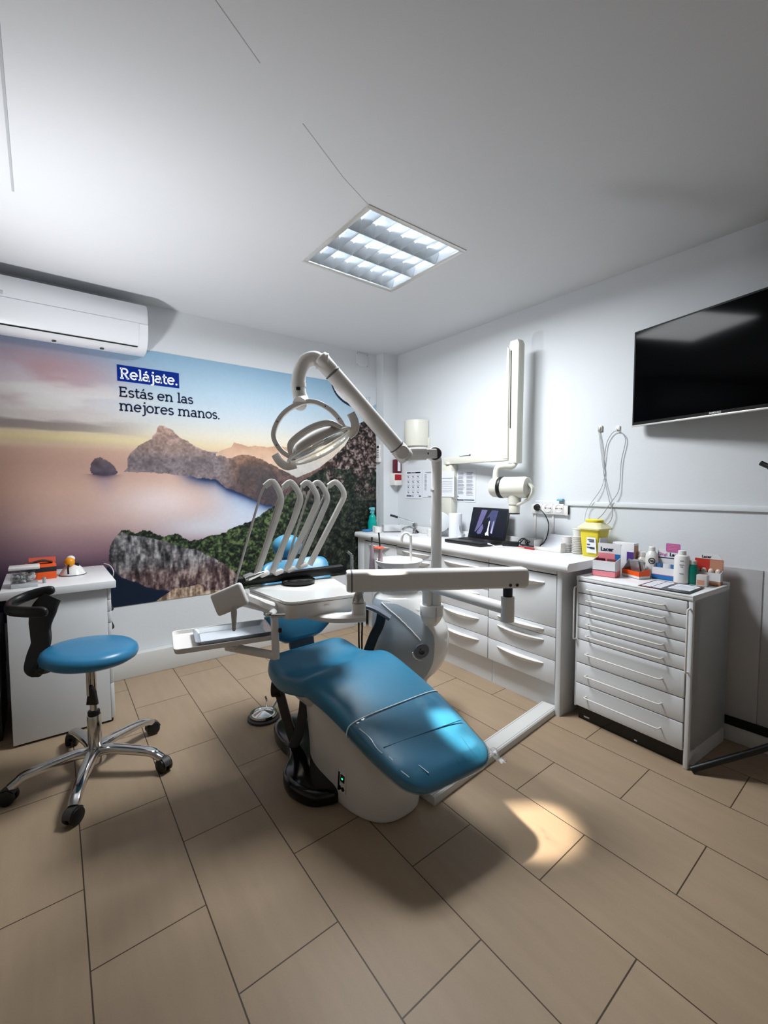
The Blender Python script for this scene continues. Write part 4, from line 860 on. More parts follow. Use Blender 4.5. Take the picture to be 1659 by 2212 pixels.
def tt(x,y): p = tr(x,y); return Vector((p.x,p.y,TT))
def oriented(o, rot):  # matrix at base point o, local x to the right along the trolley front, local y away from the viewer
    a = TROT+rot; ex = Vector((math.sin(a),-math.cos(a),0)); ey = Vector((math.cos(a),math.sin(a),0))
    return Matrix(((ex.x,ey.x,0,o.x),(ex.y,ey.y,0,o.y),(ex.z,ey.z,1,o.z),(0,0,0,1)))
def opart(name, mb, m, par, M, label=None):
    bmesh.ops.transform(mb.bm, matrix=M, verts=mb.bm.verts); return part(name, mb, m, par, label=label)
def otext(txt, size, M, x, y, z, m, par, name='lettering', bold=0.0):
    me = text_me(txt, size, bold=bold); mb = MB().add_mesh(me, M @ Matrix(((1,0,0,x),(0,0,1,y),(0,1,0,z),(0,0,0,1)))); return part(name, mb, m, par)
def display_box(name, label, o, rot, w, d, hf, hb, cols, backtxt=None):
    """an open counter display carton: low front tray, high back card"""
    M = oriented(o, rot); r = thing(name, label, 'carton', tuple(o)); t = 0.002
    lower, upper, back = cols
    hl = hf*0.35
    opart('tray_base', MB().b2((-w/2,0,0),(w/2,t,hl)).b2((-w/2,0,0),(-w/2+t,d,hl)).b2((w/2-t,0,0),(w/2,d,hl)).b2((-w/2,0,0),(w/2,d,t)), lower, r, M)
    opart('tray_front', MB().b2((-w/2,0,hl),(w/2,t,hf)).prism([(0,hl),(0,hf),(d,hf+0.012),(d,hl)],(-w/2,0,0),(0,1,0),(0,0,1),(1,0,0),t).prism([(0,hl),(0,hf),(d,hf+0.012),(d,hl)],(w/2-t,0,0),(0,1,0),(0,0,1),(1,0,0),t), upper, r, M)
    bk_ = opart('back_card', MB().b2((-w/2,d-t,0),(w/2,d,hb)), back, r, M)
    return r, M, bk_
# Lacer carton with pink band, plus its back card
b1,M1,k1 = display_box('display_carton','white and pink open display carton at the left end of the trolley top', tt(0.125,0.080),0.20,0.118,0.085,0.085,0.172,(PINK,CARTON,CARTON))
opart('band', MB().b2((-0.059,-0.0006,0.0305),(0.059,0.0,0.0335)), NAVY, b1, M1)
opart('back_print', MB().b2((-0.058,0.0815,0.06),(0.03,0.0825,0.118)), PINK, k1, M1)
opart('back_print', MB().b2((0.030,0.0815,0.075),(0.058,0.0825,0.115)), CARTONB, k1, M1)
otext('Lacer',0.030,M1,-0.046,0.0818,0.130,NAVY,k1,bold=0.001)
opart('sachet', MB().box((-0.03,0.045,0.070),(0.05,0.006,0.05),0.002,Matrix.Rotation(0.3,3,'X')), MAROON, b1, M1)
opart('sachet', MB().box((0.025,0.055,0.068),(0.05,0.006,0.05),0.002,Matrix.Rotation(0.25,3,'X')), mat('dusty_red',(0.52,0.28,0.30),0.5), b1, M1)
# white/purple carton behind
o2 = tt(0.300,0.090); M2 = oriented(o2,0.0)
b2_ = thing('carton','white carton with purple panel standing behind the pink-banded display','carton',tuple(o2))
opart('box', MB().b2((-0.06,0,0),(0.06,0.05,0.172),0.001), CARTON, b2_, M2)
opart('side_panel', MB().b2((0.0601,0.004,0.03),(0.0608,0.046,0.16)), TAN, b2_, M2); opart('panel', MB().b2((0.022,-0.0008,0.06),(0.06,0,0.125)), PURPLE, b2_, M2)
otext('Lacer',0.02,M2,-0.05,-0.0006,0.150,NAVY,b2_)
# orange display with foil sachets
b3,M3,k3 = display_box('display_carton','white display carton with orange stripe holding foil sachets, in the middle of the trolley top', tt(0.225,0.172),-0.35,0.120,0.070,0.038,0.05,(CARTON,ORANGE,CARTON))
for k,(x_,y_,rz_) in enumerate(((0.0,0.03,0.1),(0.025,0.045,-0.2),(-0.005,0.06,0.2))):
    opart('sachet', MB().box((x_,y_,0.052),(0.055,0.010,0.085),0.004,Matrix.Rotation(0.25,3,'X')@RZ(rz_)), FOIL, b3, M3)
for s_ in (-1,):
    opart('flap', MB().prism([(0,0.03),(0.065,0.03),(0.065,0.09),(0.045,0.09)],(-0.060,0,0),(0,1,0),(0,0,1),(1,0,0),0.002), mat('grey_carton',(0.62,0.61,0.60),0.6), b3, M3)
    opart('flap', MB().prism([(0,0.03),(0.05,0.095),(0.085,0.08),(0.05,0.03)],(-0.055,0.068,0),(1,0,0),(0,0,1),(0,1,0),0.002), mat('grey_carton',(0.62,0.61,0.60),0.6), b3, M3)
# bottles
def bottle(name,label,o,prof,m,capprof=None,capm=None,cat='bottle'):
    r = thing(name,label,cat,tuple(o)); part('body', MB().lathe(prof,o,seg=24), m, r)
    if capprof: part('cap', MB().lathe(capprof,o,seg=20), capm or WPLAST, r)
    return r
bottle('bottle','short white bottle with amber lower half behind the orange-striped display', tt(0.345,0.172),[(0.030,0),(0.033,0.004),(0.033,0.07),(0.030,0.085),(0.018,0.10),(0.016,0.105)],mat('milky_plastic',(0.80,0.78,0.74),0.3),[(0.018,0.105),(0.018,0.127),(0.016,0.129)])
wb = bottle('bottle','white bottle with round black badge in the middle of the back row', tt(0.348,0.222),[(0.029,0),(0.031,0.004),(0.031,0.105),(0.028,0.120),(0.018,0.135),(0.015,0.14)],WPLAST,[(0.016,0.14),(0.016,0.158),(0.013,0.162)])
pbd = tt(0.348,0.222); vdir = (Vector((0,0,TT+0.1))-Vector((pbd.x,pbd.y,TT+0.1))).normalized()
pc_ = pbd+vdir*0.0308+Vector((0,0,0.088))
part('badge', MB().lathe([(0.0125,0.0),(0.0165,0.0),(0.0165,0.0009),(0.0125,0.0009),(0.0125,0.0)],pc_,axis=vdir,cap0=False,cap1=False).ell(pc_,0.009,0.009,0.004), INKD, wb)
# Gingi Lacer display
b4,M4,k4 = display_box('display_carton','white display carton with blue band and pink topper, holding blue tubes', tt(0.302,0.302),0.05,0.112,0.070,0.062,0.150,(CARTONB,CARTON,CARTON))
opart('band', MB().b2((-0.056,-0.0006,0.022),(0.056,0.0,0.0255)), MAGENTA, b4, M4)
otext('Gingi',0.022,M4,-0.056,0.0672,0.118,MAGENTA,k4,bold=0.0006); otext('Lacer',0.024,M4,0.002,0.0672,0.118,NAVY,k4,bold=0.001)
opart('back_print', MB().b2((-0.055,0.0672,0.104),(0.03,0.0679,0.109)), NAVY, k4, M4)
tpz = opart('topper', MB().prism(rrect(0.068,0.045,0.006,3),(0.018,0.0655,0.163),(1,0,0),(0,0,1),(0,1,0),0.0015), MAGENTA, k4, M4, label='pink topper card')
tl = MB()
for k in range(4): tl.b2((-0.008,0.0646,0.175-k*0.008),(0.044-0.006*(k%2),0.0653,0.177-k*0.008))
opart('topper_print', tl, PINK, tpz, M4) if False else opart('back_print', tl, PINK, k4, M4)
for k in range(3):
    opart('tube', MB().rings([[Vector((-0.035+k*0.035+u*0.016,0.035+v*0.010*(1-q),0.006+0.075*q)) for u,v in [(math.cos(a),math.sin(a)) for a in np.linspace(0,2*PI,14,endpoint=False)]] for q in (0,0.5,0.97)]), mat('tube_blue',(0.25,0.42,0.62),0.3) if k!=1 else CARTON, b4, M4)
# tall white bottle in front
wt_ = bottle('bottle','tall white plastic bottle in front of the blue-banded display', tt(0.300,0.388),[(0.030,0),(0.034,0.004),(0.034,0.125),(0.030,0.138),(0.018,0.142)],WPLAST,[(0.018,0.141),(0.018,0.162),(0.016,0.164)])
pw = tt(0.300,0.388); 
for k,(dz,l) in enumerate(((0.115,0.016),(0.095,0.02),(0.085,0.012),(0.05,0.018))):
    vd = (Vector((0,0,0))-Vector((pw.x,pw.y,0))).normalized(); q0 = pw+vd*0.0340; sd_ = Vector((vd.y,-vd.x,0))
    part('print', MB().box(q0+Vector((0,0,dz)),(l,0.001,0.003),0,Matrix((( -sd_.x,vd.x,0),(-sd_.y,vd.y,0),(0,0,1)))), INK, wt_)
bottle('bottle','green mouthwash bottle at the right, behind the tall white bottle', tt(0.318,0.430),[(0.022,0),(0.025,0.004),(0.025,0.08),(0.016,0.098)],GREENL,[(0.016,0.098),(0.016,0.115),(0.014,0.117)],mat('clear_cap',(0.78,0.76,0.74),0.2))
# red Lacer display at right back
b5,M5,k5 = display_box('display_carton','red and tan display carton with white Lacer header at the right rear of the trolley'.replace('Lacer ',''), tt(0.350,0.478),0.05,0.12,0.030,0.062,0.125,(TAN,CARTON,CARTONR))
opart('header', MB().prism([(-0.04,0.125),(0.055,0.125),(0.05,0.140),(0.04,0.152),(-0.03,0.152),(-0.038,0.145)],(0,0.028,0),(1,0,0),(0,0,1),(0,1,0),0.002), CARTON, k5, M5, label='white header card')
otext('Lacer',0.018,M5,-0.03,0.0274,0.130,INKD,k5,bold=0.0008)
opart('back_print', MB().b2((0.005,0.0272,0.03),(0.059,0.0279,0.122)), TAN, k5, M5)
for k in range(4): opart('blister', MB().ell((-0.045+k*0.030,0.015,0.064),0.013,0.012,0.018), mat('clear_blister',(0.80,0.74,0.70),0.15), b5, M5)
o6 = tt(0.285,0.482); M6 = oriented(o6,0.1)
sm_ = thing('sample_box','small clear box with pale contents at the right front corner of the display row','box',tuple(o6))
opart('shell', MB().b2((-0.022,0,0),(0.022,0.04,0.055),0.002), mat('hazy_plastic',(0.76,0.73,0.72),0.2), sm_, M6); opart('content', MB().b2((-0.018,-0.0006,0.006),(0.012,0,0.03)), TAN, sm_, M6)
# laminated price sheet
ls0 = tr(0.105,0.405); LSM = oriented(Vector((ls0.x-0.0,ls0.y,TT+0.0005)),-0.12)
ls = thing('laminated_sheet','laminated sheet with dark red border lying at the front right of the trolley top','sheet',(ls0.x,ls0.y,TT))
def lsp(name, lo, hi, z, m): return opart(name, MB().b2((lo[0],lo[1],0.008),(hi[0],hi[1],0.0095+z)), m, ls, LSM)
LSM = oriented(Vector((tr(0.045,0.412).x,tr(0.045,0.412).y,TT-0.0055)),0.06)
lsp('border',(-0.108,0.0),(0.108,0.205),0,MAROON); lsp('dark_half',(-0.010,0.0),(0.108,0.205),0.0003,mat('slate_print',(0.17,0.20,0.23),0.3))
for xa,xb,ya,yb2 in ((-0.098,-0.056,0.014,0.19),(-0.050,-0.014,0.014,0.19),(0.004,0.096,0.05,0.118),(0.004,0.096,0.126,0.19)): lsp('white_field',(xa,ya),(xb,yb2),0.0007,PAPER)
ln = MB()
for k in range(9): ln.b2((-0.093,0.022+k*0.018,0.010),(-0.061,0.025+k*0.018,0.0104)); ln.b2((-0.046,0.022+k*0.018,0.010),(-0.018,0.025+k*0.018,0.0104))
for k in range(6): ln.b2((0.012,0.058+k*0.02,0.010),(0.088,0.062+k*0.02,0.0104))
opart('printing', ln, INK, ls, LSM)

# ------------------------------------------------------------------ folding stand at the right edge
st = thing('folding_stand','black folding stand with long tube leg on the floor at the right edge','stand',(2.50,0.35,0))
part('leg', MB().tube([(2.255,0.690,0.014),(2.40,0.512,0.125),(2.56,0.310,0.26)],0.014,12), BLACKP, st)
part('leg', MB().tube([(2.62,0.02,0.014),(2.56,0.310,0.26)],0.014,12), BLACKP, st)
part('post', MB().tube([(2.56,0.310,0.26),(2.56,0.31,1.36)],0.014,12), BLACKP, st)
part('arm', MB().tube([(2.56,0.31,1.355),(2.56,0.50,1.345),(2.57,0.535,1.36),(2.575,0.565,1.377)],0.011,10,4), BLACKP, st)

# ================================================================== THINGS ON THE LEFT CABINET
LT = 0.7785
gb = thing('acrylic_box','clear acrylic box of cotton rolls with white lid on the left cabinet','box',(-0.075,2.87,LT))
gx0,gx1,gy0,gy1 = -0.128,-0.022,2.815,2.91
mb = MB()
for lo,hi in (((gx0,gy0,LT),(gx1,gy0+0.003,LT+0.088)),((gx0,gy1-0.003,LT),(gx1,gy1,LT+0.088)),((gx0,gy0+0.003,LT),(gx0+0.003,gy1-0.003,LT+0.088)),((gx1-0.003,gy0+0.003,LT),(gx1,gy1-0.003,LT+0.088))): mb.b2(lo,hi)
part('walls', mb, ACRYL, gb)
part('base', MB().b2((gx0+0.001,gy0-0.001,LT),(gx1,gy1,LT+0.02),0.002), mat('frosted_base',(0.74,0.75,0.76),0.3), gb)
part('lid', MB().b2((gx0-0.006,gy0-0.006,LT+0.0885),(gx1+0.010,gy1+0.006,LT+0.102),0.003), WPLAST, gb, label='white lid')
cr = MB()
for k in range(46):
    c = Vector((random.uniform(gx0+0.016,gx1-0.016),random.uniform(gy0+0.016,gy1-0.016),LT+0.026+random.random()*0.036)); d = Vector((random.uniform(-1,1),random.uniform(-1,1),random.uniform(-.5,.5))).normalized()*0.010
    cr.cyl(c-d,c+d,0.005,seg=8)
ct = single('cotton_rolls', cr, mat('cotton',(0.88,0.88,0.87),0.95,bump=0.4), 'white cotton rolls inside the clear acrylic box', 'cotton rolls'); ct['kind'] = 'stuff'
oc = thing('carton','orange cardboard box with black band behind the acrylic box','carton',(-0.01,3.0,LT))
OR_ = RZ(0.10)
part('box', MB().box((-0.008,3.06,LT+0.040),(0.125,0.10,0.080),0.002,OR_), ORANGE, oc)
part('band', MB().box((-0.008,3.06,LT+0.052),(0.1262,0.1012,0.026),0.001,OR_), INKD, oc)
part('open_flap', MB().box((0.0,3.115,LT+0.092),(0.12,0.003,0.03),0.0,Matrix.Rotation(-0.25,3,'X')@OR_), mat('dull_orange_carton',(0.80,0.33,0.22),0.6), oc)
part('bag', MB().flat([(-0.06,3.06,LT+0.083),(0.0,3.055,LT+0.097),(0.04,3.06,LT+0.085)],0.06,0.012,up=(0,0,1),sm=4,n=2), mat('dark_bag',(0.16,0.12,0.12),0.3), oc)
sv = thing('small_vial','tiny clear vial beside the acrylic box on the left cabinet','vial',(0.005,2.89,LT))
part('body', MB().cyl((0.004,2.895,LT),(0.004,2.895,LT+0.030),0.008,seg=14), mat('grey_glass',(0.62,0.63,0.63),0.1), sv)
cd_ = thing('model_dome','white dome-shaped stand with amber bulb on the left cabinet','dome',(0.13,3.08,LT))
dc = Vector((0.135,3.08,LT))
part('dome', MB().lathe([(0.062,0),(0.064,0.004),(0.060,0.012),(0.045,0.038),(0.026,0.056),(0.0,0.062)],dc), WGLOSS, cd_)
part('rim', MB().lathe([(0.0645,0),(0.066,0.002),(0.0645,0.004)],dc,cap0=False,cap1=False), DARKG, cd_)
ab = part('bulb', MB().ell(dc+Vector((-0.014,-0.022,0.076)),0.025,0.028,0.026), AMBER, cd_, label='amber bulb')
part('bulb_cap', MB().ell(dc+Vector((-0.008,-0.006,0.092)),0.021,0.022,0.018), WGLOSS, ab)
part('strap', MB().flat([dc+Vector((-0.020,-0.047,0.062)),dc+Vector((-0.024,-0.058,0.045)),dc+Vector((-0.024,-0.066,0.014))],0.009,0.004,sm=3), BLACKP, cd_)
part('clip', MB().box(dc+Vector((0.020,-0.018,0.058)),(0.02,0.012,0.02),0.003), BLACKP, cd_)

# ================================================================== STOOL
SX,SY = 0.157,2.321
sl = thing('stool','blue round-seat swivel stool with black curved backrest and five-star chrome base','stool',(SX,SY,0))
SC_ = Vector((SX-0.003,SY,0.545))
sr = Matrix.Rotation(math.radians(3),3,'Y')
mb = MB(); prof = [(0.0,-0.036),(0.12,-0.036),(0.160,-0.032),(0.181,-0.018),(0.187,0.0),(0.182,0.017),(0.165,0.030),(0.13,0.037),(0.06,0.040),(0.0,0.040)]
seg = 48; R=[]
for r_,z_ in prof: R.append([SC_+sr@Vector((max(r_,1e-4)*math.cos(2*PI*i/seg),max(r_,1e-4)*math.sin(2*PI*i/seg),z_)) for i in range(seg)])
mb.rings(R); part('seat', mb, BLUED, sl, sharp=60)
part('seat_bracket', MB().box((SX,SY,0.498),(0.12,0.09,0.016),0.004).box((SX+0.02,SY,0.486),(0.06,0.06,0.02),0.003), BLACKP, sl)
part('gas_piston', MB().cyl((SX,SY,0.26),(SX,SY,0.49),0.0145).cyl((SX-0.018,SY-0.012,0.36),(SX-0.018,SY-0.012,0.49),0.007), CHROME, sl)
part('height_lever', MB().prism([(-0.022,0),(0.024,0),(0.016,0.06),(0.004,0.085),(-0.01,0.085),(-0.016,0.04)],(SX-0.012,SY-0.022,0.318),(0.79,-0.61,0),(0,0,1),(0.61,0.79,0),0.02,0.003), BLACKP, sl)
part('column', MB().cyl((SX,SY,0.085),(SX,SY,0.265),0.0275,rim=0.002), CHROME, sl)
part('collar', MB().cyl((SX,SY,0.262),(SX,SY,0.285),0.024,rim=0.004), BLACKP, sl)
part('hub', MB().lathe([(0.036,0.05),(0.042,0.06),(0.040,0.10),(0.030,0.115)],(SX,SY,0)), CHROME, sl)
wheels = [(0.385,2.150),(0.060,2.015),(-0.128,2.300),(0.410,2.505),(0.088,2.630)]
for wx,wy in wheels:
    d = Vector((wx-SX,wy-SY,0)); L_ = d.length; d.normalize(); L_ = max(0.29,min(0.315,L_)); e = Vector((SX,SY,0))+d*L_
    pts = [Vector((SX,SY,0.098))+d*0.02, Vector((SX,SY,0.108))+d*0.07, Vector((SX,SY,0.102))+d*0.16, Vector((SX,SY,0.092))+d*0.245, Vector((SX,SY,0.078))+d*(L_-0.02), Vector((SX,SY,0.062))+d*(L_+0.006)]
    sp_ = smooth_path(pts,6); n = len(sp_)
    leg = part('leg', MB().flat(sp_,0.044,0.037,up=(0,0,1),n=2.6,scale=[1.15-0.28*i/(n-1) for i in range(n)]), CHROME, sl)
    c = e+d*0.012; side = Vector((-d.y,d.x,0)); ax = (side*0.85+d*0.5).normalized(); hd_ = Vector((ax.y,-ax.x,0))
    wv_ = c+Vector((0,0,0.0315))
    cs_ = part('caster', MB().cyl(wv_-ax*0.024,wv_-ax*0.006,0.0310,rim=0.004).cyl(wv_+ax*0.006,wv_+ax*0.024,0.0310,rim=0.004).cyl(wv_-ax*0.007,wv_+ax*0.007,0.012), BLACKP, leg)
    hood = [(0.036*math.cos(a),0.036*math.sin(a)) for a in np.linspace(0.15,PI-0.5,9)]+[(0.032*math.cos(a),0.032*math.sin(a)) for a in np.linspace(PI-0.5,0.15,9)]
    part('caster_hood', MB().prism(hood,wv_-ax*0.016,hd_,(0,0,1),ax*-1 if False else ax,0.032), DARKG, cs_)
# backrest: a wide upright carrying a C-shaped bar
uc = [(0.01,2.380,0.488),(-0.040,2.425,0.492),(-0.040,2.462,0.525),(-0.018,2.470,0.585),(-0.018,2.495,0.635),(-0.016,2.503,0.675),(0.000,2.511,0.729),(0.030,2.518,0.775)]
bw = [0.75,0.85,0.9,0.95,1.0,1.15,1.3,1.0]
pp = smooth_path(uc,7); scl = [float(q[0]) for q in interp([[b] for b in bw],7)]
R = []
for i,p in enumerate(pp):
    t = (pp[min(i+1,len(pp)-1)]-pp[max(i-1,0)]).normalized(); x_ = Vector((0.80,-0.60,0.0)); 
    if i < 8: x_ = x_.lerp(Vector((0.55,-0.80,0)),1-i/8)
    x_ = (x_-t*x_.dot(t)).normalized(); y_ = t.cross(x_)
    R.append([p+x_*u*scl[i]+y_*v for u,v in [sup(2*PI*(k+0.5)/18,0.045,0.012,3) for k in range(18)]])
part('back_support', MB().rings(R), BLACKP, sl, sharp=60)
ap = smooth_path([(0.008,2.235,0.772),(-0.046,2.276,0.772),(-0.094,2.350,0.767),(-0.122,2.450,0.758),(-0.114,2.530,0.765),(-0.071,2.568,0.778),(-0.014,2.568,0.793),(0.040,2.556,0.800)],7); n = len(ap)
part('back_bar', MB().flat(ap,0.030,0.044,up=(0,0,1),n=2.4,scale=[0.45,0.75,0.92]+[1]*(n-6)+[0.9,0.75,0.45]), BLACKP, sl, sharp=60)

# ================================================================== DENTAL CHAIR
dch = thing('dental_chair','blue upholstered dental chair with white base and plastic-wrapped leg rest','dental chair',(1.06,1.56,0))
def superloft(st, n=40, sub=6, ex=4.0, endr=(0.06,0.06), sk=(0.05,-0.14)):
    """upholstered body: stations (x,y,z of the top surface, half width, thickness, dish depth)"""
    rows = interp(st, sub); R = []
    L = [0]
    for a,b in zip(rows,rows[1:]): L.append(L[-1]+float(np.linalg.norm(b[:3]-a[:3])))
    T = L[-1]
    for i,r in enumerate(rows):
        a = rows[max(i-1,0)]; b = rows[min(i+1,len(rows)-1)]
        t = Vector((b[0]-a[0],b[1]-a[1],b[2]-a[2])).normalized(); x_ = t.cross(Vector((0,0,1))).normalized(); u_ = x_.cross(t).normalized()
        x_ = RZ(sk[0]+(sk[1]-sk[0])*min(1,max(0,(1.95-r[1])/0.95))) @ x_
        if u_.z < 0: u_ = -u_
        hw, th, ds = r[3], r[4], r[5]
        k = 1.0
        if L[i] < endr[0]: q = 1-L[i]/endr[0]; k = math.sqrt(max(0.0,1-q*q))
        if T-L[i] < endr[1]: q = 1-(T-L[i])/endr[1]; k = min(k, math.sqrt(max(0.0,1-q*q)))
        kh = 0.25+0.75*k; kw = 1-(1-k)*min(1.0,(max(endr)*1.0)/hw)
        c = Vector(r[:3])-u_*th/2; ring = []
        for m_ in range(n):
            a_ = 2*PI*(m_+0.5)/n; u,v = sup(a_,hw*kw,th/2*kh,ex)
            if v > 0: v -= ds*(1-(u/hw)**2)*(v/(th/2))
            ring.append(c+x_*u+u_*v)
        R.append(ring)
    return R
SEAT = [(1.015,1.965,0.515,0.185,0.105,0.012),(1.018,1.900,0.500,0.225,0.105,0.022),(1.025,1.80,0.478,0.240,0.105,0.030),(1.035,1.70,0.492,0.243,0.10,0.018),(1.048,1.61,0.512,0.242,0.10,0.004),
        (1.060,1.51,0.492,0.236,0.095,0.0),(1.072,1.41,0.458,0.230,0.085,0.0),(1.082,1.28,0.412,0.220,0.078,0.0),(1.090,1.15,0.363,0.206,0.07,0.0),(1.097,1.07,0.331,0.193,0.062,0.0),(1.101,1.000,0.303,0.174,0.056,0.0)]
seat = part('seat', MB().rings(superloft(SEAT,44,8,4.2,(0.05,0.07))), BLUE, dch, sharp=60)
seam_pts = []
def on_seat(y, u, lift=0.0):
    rows = interp(SEAT, 16); r = min(rows, key=lambda q: abs(q[1]-y)); return Vector((r[0]+u*r[3], r[1]+u*r[3]*math.tan(0.05-0.19*min(1,max(0,(1.95-r[1])/0.95))), r[2]+lift))
part('seam', MB().tube([on_seat(1.17,u,0.0003) for u in np.linspace(-0.84,0.84,16)],0.0022,6), mat('seam_blue',(0.11,0.37,0.50),0.5,noise=0), seat)
# wrap over the leg rest
WR = [tuple([r[0],r[1],r[2]+0.0035,r[3]+0.0045,r[4]+0.008,0.0]) for r in [(1.079,1.315,0.424,0.2225,0.08),(1.0825,1.27,0.4085,0.219,0.078),(1.090,1.15,0.363,0.206,0.07),(1.097,1.07,0.331,0.193,0.062),(1.101,0.996,0.3015,0.1735,0.056)]]
RR = superloft(WR,44,8,4.2,(0.0,0.072)); 
mb = MB(); mb.rings(RR,cap0=False)
wr_ = thing('plastic_cover','clear plastic film wrapped over the foot end of the dental chair','plastic cover',(1.09,1.0,0.3))
part('film', mb, FILM, wr_, sharp=70)
rim = [p for p in RR[0]]; FE = mat('film_edge',(0.84,0.92,0.95),0.15,noise=0)  # pale film colour, also used for the painted glints
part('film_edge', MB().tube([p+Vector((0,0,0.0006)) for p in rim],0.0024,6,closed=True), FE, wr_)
part('film_glint', MB().tube([on_seat(y,-0.915-0.02*math.sin(y*60),-0.0035+0.001*math.sin(y*90)) for y in np.linspace(1.27,1.16,9)],0.0022,5).tube([on_seat(y,-0.90-0.02*math.sin(y*60),-0.003+0.001*math.sin(y*90)) for y in np.linspace(1.14,1.05,8)],0.0026,5).tube([on_seat(y,-0.60+0.8*(1.07-y),0.004) for y in np.linspace(1.07,1.035,6)],0.0018,5), FE, wr_)  # pale tubes painted in as glints, mostly along the wrap's left edge
def crumple(c, dx, dy, n, seed):
    r = np.random.RandomState(seed); mb = MB(); V=[]
    for i in range(n):
        row=[]
        for j in range(6):
            q = Vector(c)+Vector(dx)*(i/(n-1))+Vector(dy)*(j/5); k = 0.012*(j/5)
            row.append(mb.bm.verts.new(q+Vector((r.uniform(-k,k),r.uniform(-k,k),r.uniform(-k,k)))))
        V.append(row)
    for i in range(n-1):
        for j in range(5): mb.bm.faces.new((V[i][j],V[i+1][j],V[i+1][j+1],V[i][j+1]))
    return mb
part('loose_corner', crumple((1.268,0.985,0.288),(0.022,0.075,0.012),(0.050,-0.012,-0.022),7,3), FILM, wr_, sharp=80)
part('loose_corner', crumple((0.925,1.045,0.262),(0.085,-0.035,0.0),(0.010,-0.022,-0.085),7,5), FILM, wr_, sharp=80)
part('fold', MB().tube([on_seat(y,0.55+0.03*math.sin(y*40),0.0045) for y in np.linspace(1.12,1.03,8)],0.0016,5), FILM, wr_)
# base
BASE = [(1.075,1.56,0.000,0.160,0.290),(1.075,1.56,0.012,0.166,0.296),(1.075,1.563,0.08,0.168,0.292),(1.070,1.58,0.16,0.166,0.272),(1.065,1.62,0.25,0.158,0.245),(1.058,1.68,0.33,0.140,0.205),(1.050,1.74,0.40,0.120,0.160)]
R = [[Vector((r[0]+u,r[1]+v,r[2])) for u,v in [sup(2*PI*k/48,r[3],r[4],2.7) for k in range(48)]] for r in interp(BASE,5)]
bs0 = part('base', MB().rings(R), mat('base_shell_white',(0.84,0.82,0.79),0.28,noise=0.01,coat=0.2), dch, sharp=60)
part('seat_pan', MB().rings([[Vector((1.02+u*k,1.80+v*k,z)) for u,v in rrect(0.36,0.30,0.07,5)] for z,k in ((0.30,0.62),(0.36,0.86),(0.395,0.95))]), WGLOSS, dch)
part('leg_rest_arm', MB().prism([(-0.12,0),(0.12,0),(0.10,-0.03),(-0.10,-0.03)],(1.06,1.60,0.40),(1,0,0),(0,0.30,0.95),(0.02,-0.93,-0.30),0.45), WPLAST, dch)
# power switch plate on the base's left front
SWC = Vector((0.9085,1.459,0.103)); SN = Vector((-0.99,-0.11,0.07)).normalized(); SXv = Vector((0.11,-0.99,0)).normalized()
Msw = basis(SWC,SXv,SN.cross(SXv)); ez = SN
def swp(name, lo, hi, z0, z1, m, par, label=None):
    mb = MB().b2((lo[0],lo[1],z0),(hi[0],hi[1],z1),0.0008); bmesh.ops.transform(mb.bm, matrix=Msw, verts=mb.bm.verts); return part(name, mb, m, par, label=label)
swp('switch_plate',(-0.024,-0.040),(0.024,0.040),-0.004,0.0015,WPLAST,bs0)
swp('switch_slot',(-0.021,-0.037),(-0.010,0.037),0.001,0.0024,BLACKG,bs0)
swp('power_switch',(-0.004,0.004),(0.020,0.032),0.001,0.004,BLACKP,bs0,'power switch with green light')
swp('indicator',(0.004,0.015),(0.012,0.021),0.0038,0.0046,LED,bs0)
for x_ in (-0.006,0.013): 
    mb = MB().cyl((x_,-0.022,0.0),(x_,-0.022,0.004),0.0085,seg=14); bmesh.ops.transform(mb.bm, matrix=Msw, verts=mb.bm.verts); part('fuse_cap', mb, BLACKG, bs0)
# black foot plate
fp = [(0.935,1.500),(0.850,1.500),(0.798,1.545),(0.768,1.64),(0.785,1.735),(0.850,1.815),(0.880,1.88),(0.880,1.96),(0.892,2.06),(0.930,2.14),(1.0,2.17),(1.12,2.12),(1.15,1.95),(1.10,1.70)]
fpp = [(p.x,p.y) for p in smooth_path([(u,v,0) for u,v in fp],4,True)]
part('foot_plate', MB().rings([[Vector((1.0+(u-1.0)*k,1.8+(v-1.8)*k,z)) for u,v in fpp] for z,k in ((0.002,0.985),(0.012,1.0),(0.040,1.0),(0.056,0.97),(0.062,0.90))]), BLACKG, dch, sharp=60)
# folded-down left armrest
al = MB().flat([(0.858,1.935,0.335),(0.880,1.90,0.20),(0.905,1.875,0.085)],0.042,0.030,up=(0.6,0.8,0),sm=5,n=4)
part('armrest', al, DARKG, dch)
part('armrest_pivot', MB().cyl((0.835,1.950,0.330),(0.872,1.925,0.330),0.042,rim=0.005).cyl((0.87,1.93,0.325),(1.0,1.86,0.34),0.018), BLACKP, dch)
part('armrest', MB().flat([(0.950,1.850,0.340),(0.952,1.852,0.25),(0.925,1.86,0.12),(0.895,1.87,0.055)],0.048,0.032,up=(0.6,0.8,0),sm=5,n=4), DARKG, dch)
# right armrest
ra = part('armrest', MB().flat([(1.235,1.93,0.645),(1.285,1.885,0.665),(1.345,1.832,0.648),(1.405,1.775,0.600)],0.060,0.022,up=(0,0,1),sm=5,n=4), SLATE, dch, label='raised slate grey armrest on the far side')
part('armrest_post', MB().flat([(1.372,1.802,0.618),(1.365,1.815,0.56),(1.335,1.825,0.50),(1.30,1.83,0.42)],0.050,0.030,up=(0.6,0.8,0),sm=4,n=4), BLACKP, ra)
